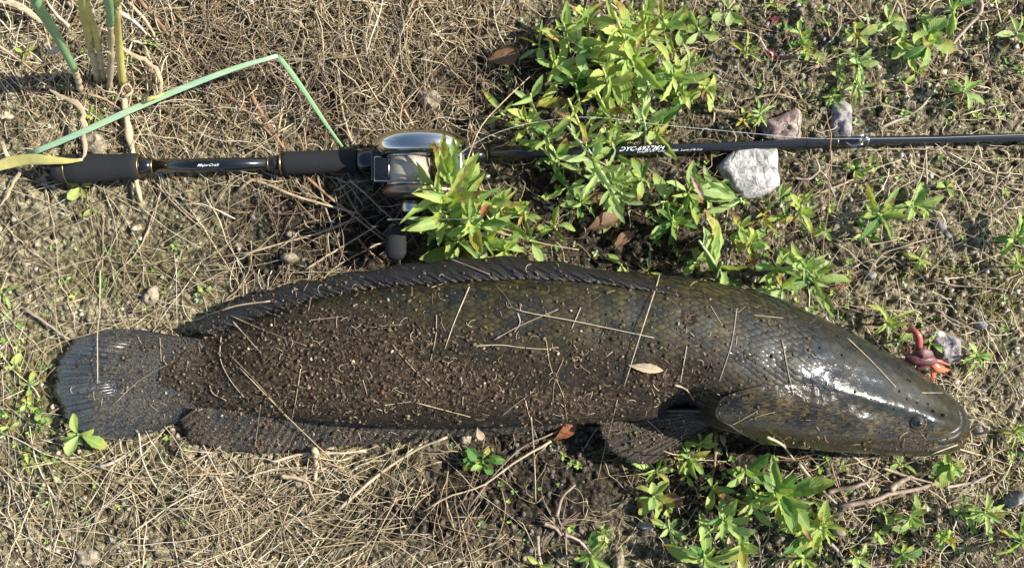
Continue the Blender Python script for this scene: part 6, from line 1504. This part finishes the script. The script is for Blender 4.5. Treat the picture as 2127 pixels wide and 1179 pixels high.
for reg in REG:
    P, R, C, xs_, ys_ = region_strands(reg, reg[5]); kp_ = clear_fish(xs_, ys_) & (rng.random(len(P)) > 0.6 * np.clip(soft_blobs(xs_.mean(1), ys_.mean(1), WET_SHADE), 0, 1)); Ps.append(P[kp_]); Rs.append(R[kp_]); Cs.append(C[kp_])
P, R, C, xs_, ys_ = region_strands(("", -900, -900, 3000, 2100, 0, 0, 60, 260, .15, 2, 5, 20, 90, 8, (.25, .25, .2, .1, .14, .04, .02)), 5000)
_o = (xs_.mean(1) < -20) | (xs_.mean(1) > 2150) | (ys_.mean(1) < -20) | (ys_.mean(1) > 1200); Ps.append(P[_o]); Rs.append(R[_o]); Cs.append(C[_o])
P = np.concatenate(Ps); R = np.concatenate(Rs); C = np.concatenate(Cs)
V, F, idx = strands(P, R, 3)
C = C * np.array([0.90, 0.88, 0.86])
so = obj("straw_litter", make_mesh("straw_litter", V, F, M_STRAWC, True, {"Col": C[idx]})); tag(so, "tangled mat of fine dead grass and rootlets covering the soil", "straw litter", kind='stuff')
USED = set()
LM = [(75, 330, "the yellow blade"), (205, 350, "the rod butt grip"), (430, 345, "the rod's handle shaft"), (660, 335, "the foregrip"), (240, 120, "the standing reeds"), (110, 60, "the leftmost reed"), (330, 220, "the blue-green reed"), (578, 118, "the kink of the reed"),
      (660, 230, "the reed's thin end"), (870, 300, "the reel's chrome plate"), (822, 510, "the reel's handle knob"), (1020, 130, "the dark dead leaf"), (600, 30, "the top edge's straw mat"), (800, 60, "the top edge, left of centre"), (420, 40, "the reddish-brown stem"), (890, 205, "the clod above the reel"),
      (130, 560, "the mossy soil above the tail"), (40, 480, "the left edge, mid height"), (300, 560, "the clod above the tail fin"), (380, 480, "the open soil below the shaft"), (600, 535, "the buff clod"), (240, 800, "the tail fin"), (60, 800, "the creeping sprigs"), (165, 900, "the bright sprout"),
      (100, 1000, "the mossy lower left"), (175, 1160, "the pale bottom clod"), (420, 1000, "the rear tip of the anal fin"), (300, 1100, "the bottom straw bed"), (615, 1000, "the clod under straw"), (560, 1130, "the bottom edge, left part"), (700, 930, "the anal fin"), (800, 1130, "the bottom straws, centre left"), (966, 910, "the round clod"),
      (1003, 958, "the compact dark weed"), (1130, 1085, "the dead root"), (1228, 1152, "the narrow-leaved weed"), (1344, 1096, "the dark grey stone"), (1290, 958, "the spotted oval leaf"), (1603, 1012, "the biggest lower weed"), (1712, 1083, "the yellow-centred weed"), (1462, 1150, "the large bottom weed"), (1505, 1070, "the bright drooping leaves"),
      (1868, 1010, "the thick twigs"), (1890, 1070, "the oval-leaved weed"), (2045, 1062, "the broad-leaved weed"), (1962, 1112, "the dense little weed"), (2028, 895, "the stone by the snout"), (1900, 730, "the red lure"), (1972, 725, "the grey stone by the lure"), (2060, 620, "the mossy right edge"), (1955, 468, "the pinkish stone"),
      (1823, 443, "the open rosette"), (1910, 537, "the cross-shaped weed"), (1555, 360, "the white stone"), (1750, 250, "the grey stone above the rod"), (1630, 260, "the purple-brown stone"), (1785, 293, "the rod guide"), (1990, 80, "the big curved twig"), (1780, 130, "the pale spreading weed"), (1842, 52, "the rounded rosette"),
      (1500, 230, "the white-grey twig"), (1230, 480, "the brown dead leaf"), (1398, 455, "the glossy dark weed"), (1662, 540, "the large pale weed"), (1150, 470, "the small yellowing weed"), (1660, 62, "the thin weed"), (2000, 182, "the weed with upright centre"), (2090, 330, "the rod at the right edge"), (2108, 490, "the right edge weeds"), (1842, 668, "the curled weed")]
for reg in REG:
    if not reg[6]: continue
    r2 = list(reg); r2[7] = reg[7] * 1.6; r2[10] = reg[10] * 1.05; r2[11] = reg[11] * 1.05
    P, R, C, xs_, ys_ = region_strands(tuple(r2), reg[6] * 2); kp_ = np.where(clear_fish(xs_, ys_) & (xs_.mean(1) > 0) & (xs_.mean(1) < 2127) & (ys_.mean(1) > 0) & (ys_.mean(1) < 1179))[0][:reg[6]]
    P[..., 2] += 0.0012
    for k in kp_:
        V, F, _ = strands(P[k:k + 1] - P[k, 0], R[k:k + 1], 4)
        hue, hm = [("cream", M_PALE), ("tan", M_TAN), ("brown", M_BRN)][rng.choice(3, p=[.45, .35, .2])]
        mx, my = xs_[k].mean(), ys_[k].mean(); ddx, ddy = xs_[k, -1] - xs_[k, 0], ys_[k, -1] - ys_[k, 0]; ln_ = math.hypot(ddx, ddy)
        an = math.degrees(math.atan2(-ddy, ddx)) % 180
        ori = "level" if an < 18 or an > 162 else ("upright" if 72 < an < 108 else ("rising to the right" if an < 90 else "falling to the right"))
        siz = "long" if ln_ > 190 else ("short" if ln_ < 90 else "middling")
        cand = sorted(LM, key=lambda q: math.hypot(q[0] - mx, q[1] - my)); lab = None
        for q in cand[:3]:
            dx_, dy_ = mx - q[0], my - q[1]; dd = math.hypot(dx_, dy_)
            side = "beside" if dd < 35 else ("right of" if dx_ > abs(dy_) else "left of" if -dx_ > abs(dy_) else "below" if dy_ > 0 else "above")
            lab = f"{siz} {hue} straw {ori}, {side} {q[2]}"
            if lab not in USED: break
        USED.add(lab)
        o_ = obj("dry_straw", make_mesh("dry_straw", V, F, hm, True)); o_.location = P[k, 0]
        tag(o_, lab, "straw", "loose straws " + reg[0])

# moss and minute leafy ground cover (uncountable): little upright flecks
Pm, Rm, Cm = [], [], []
for (cx, cy, rx, ry, a) in MOSS:
    n = int(150 * a)
    px = cx + rng.normal(0, rx * 0.5, n); py = cy + rng.normal(0, ry * 0.5, n); x_, y_ = X(px), Y(py); z_ = gh(x_, y_)
    d = rng.normal(0, 1, (n, 3)); d[:, 2] = np.abs(d[:, 2]) + 0.6; d /= np.linalg.norm(d, axis=1, keepdims=True); Lm = rng.uniform(0.0012, 0.0032, n)
    p0_ = np.stack([x_, y_, z_], -1); Pm.append(np.stack([p0_, p0_ + d * Lm[:, None] * 0.6, p0_ + d * Lm[:, None]], 1)); Rm.append(np.tile([0.0003, 0.0005, 0.0001], (n, 1)))
    Cm.append(np.array([(0.17, 0.20, 0.03), (0.25, 0.24, 0.04), (0.30, 0.22, 0.05), (0.12, 0.17, 0.03)])[rng.choice(4, n)])
V, F, idx = strands(np.concatenate(Pm), np.concatenate(Rm), 3)
mo_ = obj("moss", make_mesh("moss", V, F, M_GRAIN, True, {"Col": np.concatenate(Cm)[idx]})); tag(mo_, "short yellow-green moss growing in patches on damp soil", "moss", kind='stuff')

# minute seedlings and clover-like ground cover
GC = [(1500, 1750, -20, 280, 60), (1700, 2127, 0, 260, 80), (1650, 2127, 330, 820, 90), (1380, 2127, 930, 1179, 150), (1050, 1500, 0, 560, 120), (0, 140, 640, 980, 60), (120, 420, 60, 260, 40), (80, 460, 480, 660, 40), (60, 420, 900, 1179, 50), (900, 1350, 920, 1179, 25), (1500, 1700, 380, 620, 50)]
Vg, Fg, Cg = [], [], []
lt = np.array([(-.05, 0, 0), (.05, 0, 0), (-.24, .45, .10), (.24, .45, .10), (-.2, .8, .12), (.2, .8, .12), (0, 1.0, .06)]); lf = [(0, 1, 3, 2), (2, 3, 5, 4), (4, 5, 6)]
vb = 0
for (x0, x1, y0, y1, n) in GC:
    for k in range(n):
        px, py = rng.uniform(x0, x1), rng.uniform(y0, y1)
        if clear_fish(np.full((1, 2), px), np.full((1, 2), py))[0] == False: continue
        b = at(px, py, 0); bz = float(gh(b.x, b.y)); nl = rng.integers(3, 8); Lm = rng.uniform(5, 14) * S; a0 = rng.uniform(0, 6.28); c0 = np.array([(0.20, 0.30, 0.07), (0.30, 0.38, 0.09), (0.12, 0.20, 0.05), (0.28, 0.33, 0.16)])[rng.integers(4)] * rng.uniform(.8, 1.2)
        for q in range(nl):
            a = a0 + q * 2.4; el = rng.uniform(0.05, 0.9); l = Lm * rng.uniform(.6, 1.1); x_, y_, z_ = (lt * l).T; y2 = y_ * math.cos(el) - z_ * math.sin(el); z2 = y_ * math.sin(el) + z_ * math.cos(el)
            Vg.append(np.stack([b.x + x_ * math.cos(a) - y2 * math.sin(a), b.y + x_ * math.sin(a) + y2 * math.cos(a), bz + 0.001 + z2], 1)); Fg += [tuple(vb + i for i in f) for f in lf]; vb += 7; Cg.append(np.tile(c0, (7, 1)))
tag(obj("ground_cover", make_mesh("ground_cover", np.concatenate(Vg), Fg, M_GRAIN, True, {"Col": np.concatenate(Cg)})), "minute green seedlings dotted over the soil between the weeds", "seedlings", kind='stuff')

# small tufts
def tuft(cx, cy, n, Lpx, colr, label, name="grass_tuft", cat="tuft", rw=0.9, up=0.6):
    b = at(cx, cy, 0); b.z = float(gh(b.x, b.y)); e = empty(name, b, label, cat)
    P = np.zeros((n, 5, 3)); 
    for k in range(n):
        a = rng.uniform(0, 6.28); l = Lpx * S * rng.uniform(0.5, 1.1); d = np.array([math.cos(a), math.sin(a), 0]); s0 = rng.normal(0, 0.0012, 3); s0[2] = 0
        for j in range(5): t = j / 4; P[k, j] = s0 + d * l * t + np.array([0, 0, up * l * (t - 0.75 * t * t)])
    V, F, _ = strands(P, np.tile(np.linspace(1, 0.3, 5) * rw * S, (n, 1)), 3)
    obj("blades", make_mesh("blades", V, F, colr, True), e); return e
tuft(2010, 1125, 60, 60, M_STRAW, "fine dry grass tuft beside the dense little weed, lower right")
tuft(1930, 1175, 40, 30, simple("orange_moss", (0.62, 0.36, 0.05), 0.6, vary=0.3), "orange-yellow feathery moss tuft at the bottom edge", rw=1.6)
tuft(2010, 905, 50, 50, M_STRAW, "whitish root tuft just in front of the snout")
tuft(1700, 135, 40, 42, M_STRAW, "dried star of dead leaves below the thin weed, upper right", rw=1.6, up=0.3)
tuft(955, 215, 36, 30, M_STRAW, "little dry sprig left of the upper weeds", up=1.0)
tuft(1160, 1090, 26, 60, M_TWIG, "grey branching root mass near the bottom centre", rw=1.5, up=0.4)
tuft(1750, 590, 26, 55, M_STEMR, "reddish dry grass tuft against the fish's back")
tuft(85, 300, 26, 40, M_REEDD, "dry shreds at the foot of the yellow blade")
M_REDP = simple("red_moss", (0.22, 0.04, 0.05), 0.6, vary=0.3)
tuft(1600, 118, 36, 14, M_REDP, "small crimson plant above the purple-brown stone", "red_plant", "plant", 1.1, 0.8)
tuft(1622, 128, 30, 10, M_REDP, "smaller crimson plant right beside the first", "red_plant", "plant", 1.1, 0.8)
tuft(1611, 40, 26, 10, M_REDP, "crimson sprout near the top edge", "red_plant", "plant", 1.1, 0.8)
